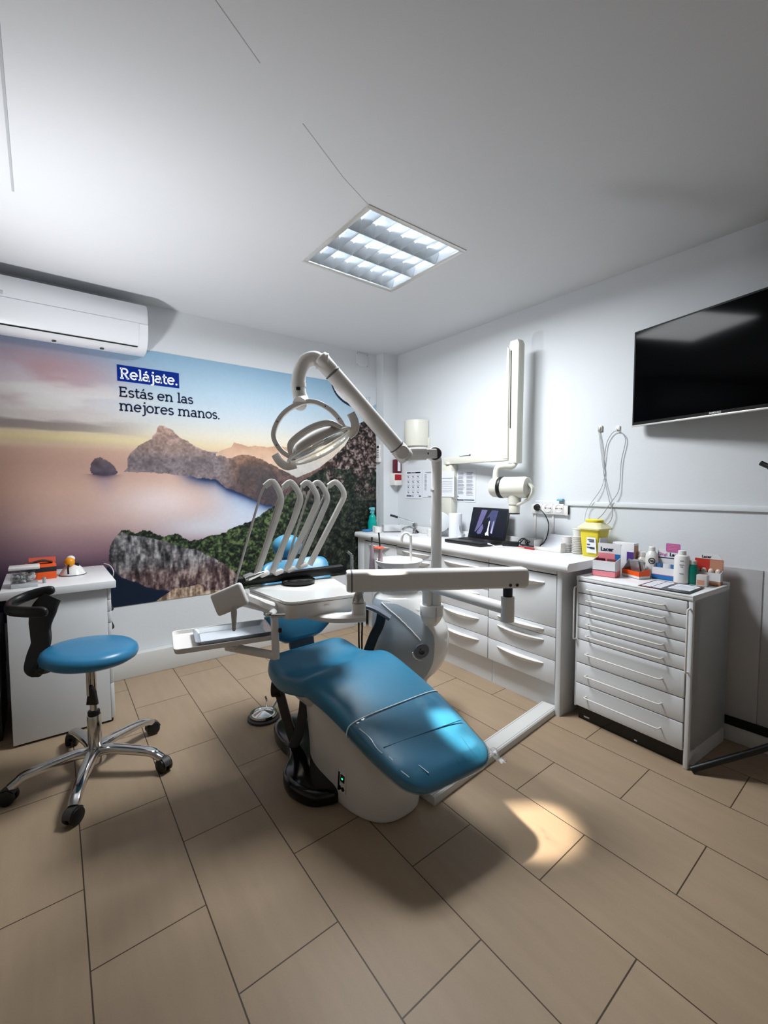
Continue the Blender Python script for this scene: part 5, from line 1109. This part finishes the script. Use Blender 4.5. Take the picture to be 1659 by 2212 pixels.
# back support, backrest, headrest
part('back_bracket', MB().prism([(-0.065,-0.10),(0.065,-0.10),(0.070,0.10),(-0.070,0.10)],(1.035,2.045,0.475),(1,0.0,0),(0,0.25,0.97),(0,-0.97,0.25),0.02,0.004), SLATE, dch)
BACK = [(1.020,2.030,0.500,0.085),(1.022,2.035,0.530,0.135),(1.02,2.045,0.575,0.185),(1.025,2.065,0.63,0.198),(1.04,2.11,0.70,0.200),(1.06,2.17,0.77,0.205),(1.075,2.215,0.82,0.200),(1.085,2.24,0.845,0.165),(1.088,2.25,0.855,0.10)]
R = []
rows = interp(BACK,6)
for i,r in enumerate(rows):
    a,b = rows[max(i-1,0)],rows[min(i+1,len(rows)-1)]; t = Vector((b[0]-a[0],b[1]-a[1],b[2]-a[2])).normalized(); x_ = Vector((1,0.08,0)).normalized(); y_ = t.cross(x_).normalized()
    if y_.y > 0: y_ = -y_
    ring = []
    edge = min(1.0,(0.35+min(i,len(rows)-1-i)/6))
    for k in range(36):
        u,v = sup(2*PI*(k+0.5)/36,r[3],0.045*edge,3.0); bow = 0.045*(u/0.2)**2
        ring.append(Vector(r[:3])+x_*u+y_*(v+bow))
    R.append(ring)
part('backrest', MB().rings(R), BLUE, dch, sharp=60)
hr = Matrix.Rotation(math.radians(-18),3,'X')
part('headrest', MB().ell((1.082,2.285,0.945),0.088,0.045,0.066,hr,28), mat('blue_headrest',(0.26,0.52,0.65),0.33,noise=0.05,nscale=30), dch, sharp=60)
part('headrest_stem', MB().flat([(1.085,2.285,0.82),(1.083,2.295,0.92)],0.05,0.014,up=(0,1,0)), SLATE, dch)

# foot control on the floor
fc_ = Vector((0.935,2.305,0))
fcn = thing('foot_control','round metal foot control with raised rim on the floor left of the chair','foot control',tuple(fc_))
part('base_ring', MB().lathe([(0.080,0.0),(0.086,0.004),(0.086,0.012),(0.078,0.018)],fc_), DARKG, fcn)
part('dish', MB().lathe([(0.070,0.017),(0.074,0.024),(0.072,0.034),(0.060,0.034),(0.054,0.030),(0.01,0.046),(0.0,0.047)],fc_), CHROME, fcn)
part('bracket', MB().tube([fc_+Vector((0.04,0.06,0.03)),fc_+Vector((0.055,0.085,0.05)),fc_+Vector((0.05,0.09,0.075))],0.006,8,4).tube([fc_+Vector((0.07,0.03,0.03)),fc_+Vector((0.11,0.05,0.055)),fc_+Vector((0.15,0.04,0.05))],0.007,8,4), CHROME, fcn)
# floor cable duct
fd = thing('floor_duct','white flat cable duct across the floor between dental chair and counter','cable duct',(1.75,1.30,0))
A = Vector((1.20,1.285,0)); B = Vector((2.262,1.392,0)); dd = (B-A).normalized(); nn = Vector((-dd.y,dd.x,0))
A2 = Vector((1.20,1.245,0))
dp = [(-0.048,0.0),(0.048,0.0),(0.048,0.030),(0.043,0.036),(-0.043,0.036),(-0.048,0.030)]
part('base', MB().prism(dp,A+Vector((0,0,0.0005)),nn,(0,0,1),dd,(B-A).length), BASEB, fd)
part('cover_seam', MB().b2((0,0,0),(0.001,0.001,0.001)) if False else MB().prism([(-0.036,0.036),(-0.034,0.036),(-0.034,0.0366),(-0.036,0.0366)],A,nn,(0,0,1),dd,(B-A).length).prism([(0.034,0.036),(0.036,0.036),(0.036,0.0366),(0.034,0.0366)],A,nn,(0,0,1),dd,(B-A).length), INK, fd)

# ================================================================== DENTAL UNIT (column with spittoon)
UC = Vector((1.605,1.850,0))
du = thing('dental_unit','white and blue-grey dental unit column with spittoon bowl beside the chair','dental unit',tuple(UC))
VR = Vector((0.79,-0.61,0)); VF = Vector((-0.61,-0.79,0))     # the unit faces the chair and the viewer
UNIT = [(0.0,0.095,0.095),(0.16,0.095,0.095),(0.22,0.105,0.105),(0.28,0.160,0.14),(0.35,0.198,0.165),(0.43,0.212,0.175),(0.50,0.208,0.17),(0.57,0.190,0.155),(0.63,0.168,0.14),(0.675,0.140,0.12),(0.695,0.105,0.09)]
def uring(r, a0=0, a1=2*PI, n=48, k=1.0, closed=True):
    out = []
    for i in range(n if closed else n+1):
        a = a0+(a1-a0)*i/n; u,v = sup(a,r[1]*k,r[2]*k,2.6); sh = -0.06*max(0,(r[0]-0.5)/0.2)
        out.append(UC+VR*(u+sh)+VF*v+Vector((0,0,r[0])))
    return out
rows = interp(UNIT,5)
part('column_shell', MB().rings([uring(r) for r in rows]), WGLOSS, du, sharp=60)
def urf(z): return [float(np.interp(z,[q[0] for q in rows],[q[i] for q in rows])) for i in range(3)]
mb = MB(); R = []
for z in np.linspace(0.22,0.672,26):
    r = urf(z); lim = np.interp(z,[0.22,0.35,0.50,0.60,0.66,0.672],[66,62,62,72,96,110])
    a0,a1 = math.radians(lim),math.radians(205)
    R.append([p for p in uring(r,a0,a1,22,1.012,False)])
mb.rings(R,closed=False); part('side_panel', mb, BLUEGREY, du, label='blue-grey side panel', sharp=80)
def usurf(z, ang, k=1.016):
    r = urf(z); a = math.radians(ang); u,v = sup(a,r[1]*k,r[2]*k,2.6); sh = -0.06*max(0,(r[0]-0.5)/0.2); return UC+VR*(u+sh)+VF*v+Vector((0,0,z))
def trim_path(za,aa,zb,ab,n,bulge=0.0,k=1.016):
    p,q = usurf(za,aa,k),usurf(zb,ab,k); out = []
    for i in range(n):
        t = i/(n-1); g = p.lerp(q,t)+Vector((0,0,bulge*math.sin(PI*t)))
        cand = min(np.linspace(min(aa,ab)-25,max(aa,ab)+25,160), key=lambda a_: (usurf(g.z,a_,k)-g).dot(VR)**2); out.append(usurf(g.z,cand,k))
    return out
part('trim_line', MB().tube(trim_path(0.660,130,0.478,82,16,0.012),0.003,6), WPLAST, du)
bc_ = usurf(0.425,81.0,1.014); bn = (VF*0.97+VR*0.22+Vector((0,0,-0.10))).normalized()
bd_ = part('badge', MB().lathe([(0.0,-0.006),(0.037,-0.006),(0.041,0.002),(0.038,0.005),(0.0,0.005)],bc_,axis=bn,seg=32), SLATE, du, label='round slate badge')
bx_ = Vector((bn.y,-bn.x,0)).normalized()*-1; bx_ = bx_ if bx_.dot(VR)>0 else -bx_; by_ = bn.cross(bx_); by_ = by_ if by_.z>0 else -by_
mk = MB(); pts = [bc_+bn*0.0055+bx_*(0.013*math.cos(math.radians(a)))+by_*(-0.004+0.013*math.sin(math.radians(a))) for a in range(-200,40,15)]
mk.tube(pts,0.0022,6).tube([bc_+bn*0.0055+bx_*(0.006*math.cos(a))+by_*(-0.006+0.006*math.sin(a)) for a in np.linspace(0,2*PI,14)],0.0018,6).tube([bc_+bn*0.0055+bx_*-0.012+by_*0.004,bc_+bn*0.0055+bx_*-0.006+by_*0.016],0.0022,6)
part('emblem', mk, BLACKP, bd_)
part('trim_line', MB().tube([bc_+bn*0.002+bx_*(0.050*math.cos(math.radians(a)))+by_*(0.050*math.sin(math.radians(a))) for a in range(185,285,10)],0.003,6), WPLAST, du)
# pole collar
PC = Vector((1.567,1.605,0)); P2 = Vector((1.532,1.630,0))
mid = (PC+P2)/2
part('pole_collar', MB().rings([[mid+Vector((0,0,z))+VR*(u*k)+VF*(v*k-0.01+off) for u,v in [sup(2*PI*i/32,0.060,0.047,3) for i in range(32)]] for z,k,off in ((0.555,0.5,-0.05),(0.59,0.80,-0.025),(0.625,0.98,0),(0.672,1.0,0),(0.678,0.95,0))]), WGLOSS, du)
part('collar_seam', MB().b2((0,0,0),(0.001,0.001,0.001)) if False else MB().tube([mid+VR*0.018+VF*0.0372+Vector((0,0,z)) for z in (0.60,0.672)],0.0012,5), INK, du)
part('neck_fairing', MB().rings([[UC+VR*(0.02+u*k)+VF*(0.08*t+v*k)+Vector((0,0,z)) for u,v in [sup(2*PI*i/32,0.12,0.09,2.4) for i in range(32)]] for z,k,t in ((0.52,0.9,0.6),(0.58,0.8,0.9),(0.63,0.45,1.2))]), WGLOSS, du)
lpole = part('lamp_pole', MB().cyl(PC+Vector((0,0,0.672)),PC+Vector((0,0,1.40)),0.0265,rim=0.002), WPLAST, du)
part('button', MB().cyl(PC+VF*0.020+VR*-0.02+Vector((0,0,1.255)),PC+VF*0.028+VR*-0.028+Vector((0,0,1.255)),0.007,seg=12), WPLAST, lpole)
part('arm_pole', MB().cyl(P2+Vector((0,0,0.672)),P2+Vector((0,0,0.80)),0.0265,rim=0.002), WPLAST, du)
# spittoon bowl, cup filler, hoses, holders
SPC = UC+VR*-0.030+VF*-0.02
part('spittoon_base', MB().lathe([(0.078,0.688),(0.080,0.694),(0.080,0.765),(0.09,0.80)],SPC), WGLOSS, du)
part('spittoon_ring', MB().lathe([(0.0795,0.690),(0.0815,0.692),(0.0795,0.694)],SPC,cap0=False,cap1=False), GAP, du)
SB = SPC+Vector((0,0,0.0))+VR*-0.03
part('bowl', MB().lathe([(0.05,0.785),(0.10,0.82),(0.128,0.856),(0.132,0.868),(0.124,0.870),(0.105,0.845),(0.05,0.815),(0.0,0.812)],SB,seg=40), WGLOSS, du)
part('cup_filler', MB().tube([SPC+VR*0.036+Vector((0,0,0.80)),SPC+VR*0.036+Vector((0,0,0.985)),SPC+VR*0.030+Vector((0,0,1.005)),SPC+VR*0.012+Vector((0,0,1.018)),SPC+VR*-0.008+Vector((0,0,1.008)),SPC+VR*-0.014+Vector((0,0,0.985)),SPC+VR*-0.014+Vector((0,0,0.965))],0.0075,10,5), WPLAST, du)
HO = SPC+VR*-0.16
part('holder_arm', MB().flat([SPC+VR*-0.05+Vector((0,0,0.74)),HO+Vector((0,0,0.76)),HO+VF*0.05+Vector((0,0,0.77))],0.03,0.02,up=(0,0,1),sm=4), WPLAST, du)
part('hose', MB().tube([HO+VR*0.02+Vector((0,0,0.76)),HO+VR*0.03+VF*0.03+Vector((0,0,0.60)),HO+VR*0.02+VF*0.03+Vector((0,0,0.35)),UC+VR*-0.07+Vector((0,0,0.20))],0.006,8,5), DARKG, du)
part('hose', MB().tube([HO+VR*-0.07+Vector((0,0,0.74)),HO+VR*-0.075+VF*0.02+Vector((0,0,0.55)),HO+VR*-0.06+VF*0.02+Vector((0,0,0.25)),UC+VR*-0.09+Vector((0,0,0.12))],0.005,8,5).tube([HO+VR*-0.09+Vector((0,0,0.74)),HO+VR*-0.095+VF*0.02+Vector((0,0,0.55)),HO+VR*-0.07+VF*0.02+Vector((0,0,0.22)),UC+VR*-0.09+Vector((0,0,0.10))],0.005,8,5), BLACKP, du)
for k,(o_,hh,m_) in enumerate(((-0.02,0.965,mat('rose_clear',(0.70,0.62,0.66),0.2)),(0.028,0.945,mat('rose_clear',(0.70,0.62,0.66),0.2)))):
    hb_ = HO+VR*o_+VF*-0.0
    hp_ = part('suction_handpiece', MB().lathe([(0.016,0.77),(0.018,0.80),(0.012,0.90),(0.006,hh)],hb_,seg=16), m_, du)
    if k==0: part('tip', MB().cyl(hb_+Vector((0,0,hh-0.01)),hb_+Vector((0,0,hh+0.03)),0.006,seg=10), DARKG, hp_)
    else: part('tip', MB().flat([hb_+Vector((0,0,0.90)),hb_+VR*-0.01+Vector((0,0,1.02))],0.007,0.007), BLACKP, hp_)
part('cup_flange', MB().ell(HO+VR*0.020+Vector((0,0,0.935)),0.030,0.030,0.008), mat('orange_red',(0.75,0.22,0.12),0.35), du, label='orange red flange on the suction holder')
# chrome valve seen at the far side of the unit
part('valve', MB().cyl(HO+VR*-0.14+VF*-0.1+Vector((0,0,0.80)),HO+VR*-0.14+VF*-0.1+Vector((0,0,0.88)),0.009).cyl(HO+VR*-0.14+VF*-0.1+Vector((0,0,0.88)),HO+VR*-0.165+VF*-0.1+Vector((0,0,0.90)),0.007), CHROME, du)

# ================================================================== DENTAL LAMP
dl = thing('dental_lamp','white dental lamp with jointed arm and clear shield above the chair, on the tall pole','dental lamp',tuple(PC+Vector((0,0,1.40))))
J0 = Vector((1.535,1.590,1.432)); J1 = Vector((1.315,1.535,1.418))
part('pole_elbow', MB().tube([PC+Vector((0,0,1.398)),PC+Vector((0,0,1.405)),J0+Vector((0.006,0.004,-0.006)),J0],0.0262,18), WPLAST, dl)
part('pivot_joint', MB().cyl(J0+VF*0.036+Vector((0,0,0.0)),J0-VF*0.032,0.034,rim=0.004), WPLAST, dl)
part('pivot_ring', MB().cyl(J0+VF*0.037,J0+VF*0.038,0.030), DARKG, dl)
part('link_arm', MB().flat([J0+VF*0.030,J1+VF*0.012],0.030,0.046,up=(0,0,1),n=6), WPLAST, dl)
lm = (J0*0.55+J1*0.45)
part('link_slot', MB().box(J0*0.75+J1*0.25+VF*0.04,(0.035,0.01,0.012),0.002,RZ(math.atan2(J1.y-J0.y,J1.x-J0.x))).box(J0*0.35+J1*0.65+VF*0.035,(0.03,0.01,0.03),0.002,RZ(math.atan2(J1.y-J0.y,J1.x-J0.x))), BLACKP, dl)
part('link_cover', MB().flat([J0*0.55+J1*0.45+VF*0.01,J1+VF*0.0],0.052,0.058,up=(0,0,1),n=5), WPLAST, dl)
def NR(x,y,z): return Vector((x*0.922,y*0.922,1.2737+(z-1.2737)*0.922))
A0 = Vector((1.255,1.500,1.420)); A1 = NR(0.990,1.718,1.815); ad_ = (A1-A0).normalized()
part('arm_knuckle', MB().cyl(A0-ad_*0.035,A0+ad_*0.035,0.036,rim=0.008).cyl(A0+VF*0.04,A0-VF*0.04,0.030,rim=0.004), WPLAST, dl)
part('arm', MB().cyl(A0+ad_*0.03,A1-ad_*0.055,0.0335), WPLAST, dl)
part('arm_ring', MB().lathe([(0.0345,0),(0.0355,0.003),(0.0345,0.006)],A0+ad_*0.034,axis=ad_,cap0=False,cap1=False).lathe([(0.0345,0),(0.0355,0.003),(0.0345,0.006)],A1-ad_*0.062,axis=ad_,cap0=False,cap1=False), INK, dl)
part('arm_head', MB().cyl(A1-ad_*0.056,A1+ad_*0.022,0.0335,rim=0.008).cyl(A1+Vector((0.02,-0.016,0.0)),A1+Vector((-0.02,0.016,0.0)),0.030), WPLAST, dl)
# head
E3 = LAMP_DIR.copy(); E1 = Vector((0.235,-0.175,0.13)).normalized(); E1 = (E1-E3*E1.dot(E3)).normalized(); E2 = E3.cross(E1).normalized()
if E2.z < 0: E2 = -E2
LC = LAMP_C-LAMP_DIR*0.006
def lh(a,b,c): return LC+(E1*a+E2*b+E3*c)*0.922
yk = smooth_path([lh(-0.125,0.02,0.0),lh(-0.150,0.045,-0.05),lh(-0.145,0.05,-0.12),lh(-0.08,0.045,-0.175),lh(0.0,0.035,-0.19),lh(0.07,0.035,-0.165),lh(0.115,0.035,-0.10),lh(0.13,0.03,-0.03),lh(0.12,0.02,0.0)],6)
part('yoke', MB().flat(yk,0.020,0.014,up=tuple(E2),n=4), WPLAST, dl)
gn = smooth_path([NR(0.985,1.722,1.815),NR(0.960,1.740,1.828),NR(0.928,1.763,1.812),NR(0.909,1.775,1.765),NR(0.904,1.778,1.715),NR(0.907,1.774,1.67),NR(0.915,1.770,1.648),lh(0.012,0.037,-0.186)],6)
part('gooseneck', MB().sweep(gn,[(0.0277*math.cos(2*PI*i/20),0.0277*math.sin(2*PI*i/20)) for i in range(20)]), WPLAST, dl)
part('swivel_ring', MB().cyl(NR(0.9045,1.778,1.705),NR(0.9045,1.778,1.722),0.030), WPLAST, dl)
part('swivel_slot', MB().box(NR(0.890,1.752,1.692),(0.016,0.008,0.012),0.002,RZ(-0.65)), BLACKP, dl)
dk_ = MB()
for i in (8,16,34,40): dk_.ell(yk[i]-E2*0.009 if False else yk[i]+VF*0.010,0.003,0.003,0.003,seg=8)
part('yoke_screw', dk_, DARKG, dl)
def dish(k, c0, depth, n=44, rx=0.150, ry=0.078, flip=1):
    R = []
    for q in range(0,9):
        t = q/8; a = t*PI/2; R.append([lh(rx*k*math.cos(2*PI*i/n)*math.sin(a) if q else 1e-4*math.cos(2*PI*i/n), ry*k*math.sin(2*PI*i/n)*math.sin(a) if q else 1e-4*math.sin(2*PI*i/n), c0-flip*depth*math.cos(a)) for i in range(n)])
    return R
part('housing', MB().rings(dish(1.0,0.0,0.060),cap1=False), WPLAST, dl, sharp=60)
part('reflector', MB().rings(dish(0.96,0.004,0.050),cap1=False), mat('lamp_reflector',(0.88,0.89,0.90),0.10,metal=1.0,noise=0.03), dl, sharp=60)
part('rim', MB().tube([lh(0.150*math.cos(2*PI*i/48),0.078*math.sin(2*PI*i/48),0.0) for i in range(48)],0.006,8,closed=True), WPLAST, dl)
part('bulb', MB().ell(lh(0,0,-0.030),0.020,0.014,0.014), mat('lamp_bulb',(1,0.95,0.85),0.3,emit=(1.0,0.95,0.86),estr=6.0,noise=0), dl)
part('bulb_holder', MB().box(lh(0,0,-0.012),(0.05,0.018,0.016),0.004,Matrix((E1,E2,E3)).transposed()), GREYM, dl)
part('back_cover', MB().flat([lh(-0.115,0.055,-0.012),lh(-0.09,0.075,-0.045),lh(0,0.082,-0.058),lh(0.08,0.075,-0.045),lh(0.115,0.05,-0.012)],0.020,0.045,up=tuple(E2),sm=6,n=4), WPLAST, dl)
part('shield', MB().rings(dish(1.02,0.004,0.045,flip=-1),cap1=False), GLASS, dl, sharp=60)
for s_ in (-1,1):
    part('handle', MB().flat([lh(s_*0.13,-0.02,0.02),lh(s_*0.165,-0.012,0.012),lh(s_*0.182,0.0,-0.015),lh(s_*0.185,0.006,-0.055)],0.034,0.012,up=tuple(E2),sm=6,n=4,scale=None), WPLAST, dl)

# ================================================================== DELIVERY UNIT
dv = thing('delivery_unit','white dentist delivery table with five instrument whips on a jointed beam arm','delivery unit',(0.95,1.75,0.70))
JX = Vector((1.560,1.165,0)); BR = Vector((1.630,1.125,0.888)); BL = Vector((0.958,1.490,0.898))
part('lower_arm', MB().tube([P2+Vector((0,0,0.775)),JX+Vector((0,0,0.752))],0.0255,18), WPLAST, dv)
part('arm_hub', MB().cyl(P2+Vector((0,0,0.745)),P2+Vector((0,0,0.806)),0.031,rim=0.003), WPLAST, dv)
part('joint_post', MB().cyl(JX+Vector((0,0,0.700)),JX+Vector((0,0,0.808)),0.0285,rim=0.003), WPLAST, dv)
part('joint_collar', MB().cyl(JX+Vector((0,0,0.806)),JX+Vector((0,0,0.845)),0.0205), mat('dark_blue_collar',(0.10,0.14,0.18),0.3), dv, label='dark joint collar')
bdr = (BL-BR).normalized(); bsd = Vector((-bdr.y,bdr.x,0)).normalized()
bprof = rrect(0.066,0.086,0.018,5)
R = []
Lb = (BL-BR).length
for t,k in ((0,0.80),(0.006,0.93),(0.016,1.0),(Lb-0.012,1.0),(Lb-0.004,0.96),(Lb,0.90)): R.append([BR+bdr*t+bsd*u*k+Vector((0,0,v*k)) for u,v in bprof])
part('beam_arm', MB().rings(R), WPLAST, dv, sharp=50)
part('beam_end_ring', MB().rings([[BR+bdr*t+bsd*u*1.015+Vector((0,0,v*1.015)) for u,v in bprof] for t in (Lb-0.022,Lb-0.016)],False,False), INK, dv)
bside = bsd if bsd.dot(VF) > 0 else -bsd
for t in (0.055,0.085): part('screw', MB().cyl(BR+bdr*t+bside*0.033+Vector((0,0,-0.026)),BR+bdr*t+bside*0.0345+Vector((0,0,-0.026)),0.007,seg=12), DARKG, dv)
PV = Vector((1.000,1.465,0))
part('pivot_knob', MB().lathe([(0.022,0.808),(0.027,0.816),(0.020,0.842),(0.012,0.853)],PV), CHROME, dv, label='chrome pivot knob')
part('pivot_post', MB().cyl(PV+Vector((0,0,0.762)),PV+Vector((0,0,0.810)),0.0285,rim=0.003), WPLAST, dv)
part('pivot_arm', MB().flat([PV+Vector((0.02,-0.012,0.752)),PV+Vector((-0.03,0.02,0.750)),(0.93,1.55,0.742),(0.90,1.66,0.735)],0.085,0.030,up=(0,0,1),sm=5,n=3.5,scale=None), WPLAST, dv)
TROTd = math.radians(-8); TC = Vector((0.945,1.770,0)); TR_ = RZ(TROTd)
def tbl(u,v,z): q = TR_ @ Vector((u,v,0)); return Vector((TC.x+q.x,TC.y+q.y,z))
TPOLY = [(0.757,1.600),(1.062,1.552),(1.150,1.935),(0.728,1.962)]
def tring(z,k=0.0,r=0.040):
    out = []; n = len(TPOLY); cc = Vector((sum(p[0] for p in TPOLY)/n,sum(p[1] for p in TPOLY)/n))
    P_ = [Vector(p) for p in TPOLY]; P_ = [p+(cc-p).normalized()*k*0.7 for p in P_]
    for i in range(n):
        a,b,c = P_[i-1],P_[i],P_[(i+1)%n]; d0 = (a-b).normalized(); d1 = (c-b).normalized(); s_,e_ = b+d0*r,b+d1*r
        for q in range(7):
            t = q/6; w_ = s_*(1-t)**2+b*2*t*(1-t)+e_*t*t; out.append(Vector((w_.x,w_.y,z)))
    return out
part('table_body', MB().rings([tring(0.735,0.08),tring(0.742,0.03),tring(0.755,0.012),tring(0.806,0.0)]), WPLAST, dv, sharp=50)
part('table_top', MB().rings([tring(0.807,0.004),tring(0.814,-0.004),tring(0.820,0.0),tring(0.8205,0.012),tring(0.8195,0.016)]), mat('table_mat',(0.84,0.835,0.82),0.25,noise=0.01,coat=0.3), dv, sharp=50)
part('marker', MB().box(tbl(0.0,-0.2005,0.788),(0.018,0.002,0.004),0.0,TR_), WPLAST, dv)
# instrument holder
ih = MB().flat([tbl(-0.29,0.175,0.845),tbl(0.0,0.19,0.850),tbl(0.235,0.18,0.858)],0.055,0.042,up=(0,0,1),n=4,sm=3)
hld = part('instrument_holder', ih, BLACKP, dv, label='black instrument holder')
part('holder_disc', MB().lathe([(0.07,0.822),(0.078,0.826),(0.078,0.838),(0.07,0.842)],tbl(-0.01,0.13,0)), BLACKG, dv)
clips = MB()
WH = [ [(0.761,.876),(0.868,1.150),(0.885,1.225),(0.850,1.297),(0.812,1.276),(0.791,1.226),(0.672,.848)],
       [(0.834,.878),(0.962,1.150),(0.983,1.225),(0.941,1.294),(0.903,1.272),(0.880,1.213),(0.774,.895)],
       [(0.903,.878),(1.050,1.150),(1.075,1.225),(1.030,1.293),(0.998,1.276),(0.982,1.222),(0.885,.92)],
       [(0.965,.884),(1.104,1.150),(1.131,1.225),(1.088,1.293),(1.055,1.276),(1.031,1.222),(0.925,.93)],
       [(1.030,.895),(1.193,1.160),(1.230,1.235),(1.188,1.296),(1.145,1.276),(1.122,1.225),(0.985,.95)] ]
for i,w_ in enumerate(WH):
    y_ = 1.93; f = lambda p,dy: Vector((p[0],y_+dy,p[1]))
    a = smooth_path([f(w_[0],0),f(((w_[0][0]+w_[1][0])/2,(w_[0][1]+w_[1][1])/2),0),f(w_[1],0),f(w_[2],0.0),f(w_[3],0.006),f(w_[4],0.012)],6)
    wh = part('instrument_whip', MB().flat(a,0.026,0.019,up=(0,1,0),n=6), GREYM if i<4 else ALU, dv, sharp=45)
    b_ = smooth_path([f(w_[4],0.012),f(w_[5],0.018),f(((w_[5][0]*.5+w_[6][0]*.5),(w_[5][1]*.5+w_[6][1]*.5)),0.022),f(w_[6],0.02)],5)
    part('hose', MB().flat(b_,0.010,0.010,up=(0,1,0),n=3), GREYM, wh)
    c_ = f(w_[0],0); part('clip', MB().box(c_+Vector((-0.035,0.004,0.0)),(0.045,0.034,0.022),0.008,Matrix.Rotation(-0.3,3,'Y')), WPLAST if i else CHROME, hld)
part('handpiece', MB().lathe([(0.010,0),(0.014,0.02),(0.011,0.06),(0.006,0.09)],f((0.700,.868),-0.02),axis=(0.96,0,0.25)), CHROME, hld, label='chrome handpiece')
# control panel, bracket, hanging handle
CPc = Vector((0.548,1.655,0.856)); cx_ = Vector((0.72,-0.56,0.40)).normalized(); cn_ = Vector((-0.52,-0.60,0.10)).normalized(); cn_ = (cn_-cx_*cn_.dot(cx_)).normalized()
cpm = Matrix(((cx_.x,cn_.x,0,0),(0,0,0,0),(0,0,0,0),(0,0,0,1)))
cz_ = cx_.cross(cn_).normalized(); Rcp = Matrix((cx_,cn_,cz_)).transposed()
cp_ = part('control_panel', MB().box(CPc,(0.125,0.030,0.088),0.012,Rcp,3), WPLAST, dv)
part('panel_bracket', MB().flat([CPc+cx_*0.05+Vector((0.0,0.02,-0.02)),(0.66,1.70,0.815),(0.745,1.72,0.775)],0.075,0.05,up=(0,0,1),sm=4,n=3), WPLAST, dv)
part('latch', MB().box((0.690,1.640,0.775),(0.03,0.02,0.016),0.003,RZ(0.3)).cyl((0.70,1.63,0.772),(0.745,1.60,0.772),0.008), CHROME, dv)
part('panel_handle', MB().lathe([(0.009,0.0),(0.011,0.02),(0.007,0.075),(0.008,0.082),(0.004,0.088)],(0.552,1.622,0.832),axis=(-0.02,0,-1)), GREYM, dv)
# tray arm with tray
part('tray_post', MB().flat([(0.722,1.665,0.775),(0.737,1.688,0.745),(0.740,1.690,0.70),(0.742,1.690,0.572)],0.030,0.026,up=(0,1,0),n=3), WPLAST, dv)
part('tray_knob', MB().cyl((0.752,1.682,0.690),(0.764,1.675,0.690),0.0095,rim=0.002), BLACKP, dv)
part('tray_arm', MB().tube([(0.742,1.690,0.585),(0.60,1.86,0.605)],0.0175,14).flat([(0.64,1.82,0.615),(0.56,1.90,0.632)],0.09,0.02,up=(0,0,1)), WPLAST, dv)
YC = Vector((0.592,1.868,0)); YR = RZ(math.radians(-11.0))
def yt(u,v,z): q = YR @ Vector((u,v,0)); return Vector((YC.x+q.x,YC.y+q.y,z))
def yring(z,dw,r=0.02): return [yt(u,v,z) for u,v in rrect(0.385+dw,0.245+dw,r,4)]
part('tray', MB().rings([yring(0.640,-0.02),yring(0.643,-0.005),yring(0.662,0.006),yring(0.664,0.004),yring(0.663,-0.004),yring(0.649,-0.014),yring(0.648,-0.022)]), WPLAST, dv, sharp=45)
it = thing('instrument_tray','empty grey steel instrument tray lying in the white holder left of the chair','tray',tuple(yt(0.03,-0.005,0.649)))
def iring(z,dw,r=0.014): return [yt(0.035+u,0.0+v,z) for u,v in rrect(0.295+dw,0.175+dw,r,4)]
part('dish', MB().rings([iring(0.6495,-0.03),iring(0.652,-0.02),iring(0.668,0.0),iring(0.670,0.008),iring(0.6685,0.008),iring(0.666,-0.004),iring(0.654,-0.024),iring(0.6525,-0.035)]), mat('tray_steel',(0.70,0.72,0.74),0.28,metal=0.7,noise=0.02), it, sharp=45)
part('liner', MB().rings([iring(0.6527,-0.04),iring(0.6535,-0.041)]), mat('tray_liner',(0.80,0.83,0.86),0.4), it)
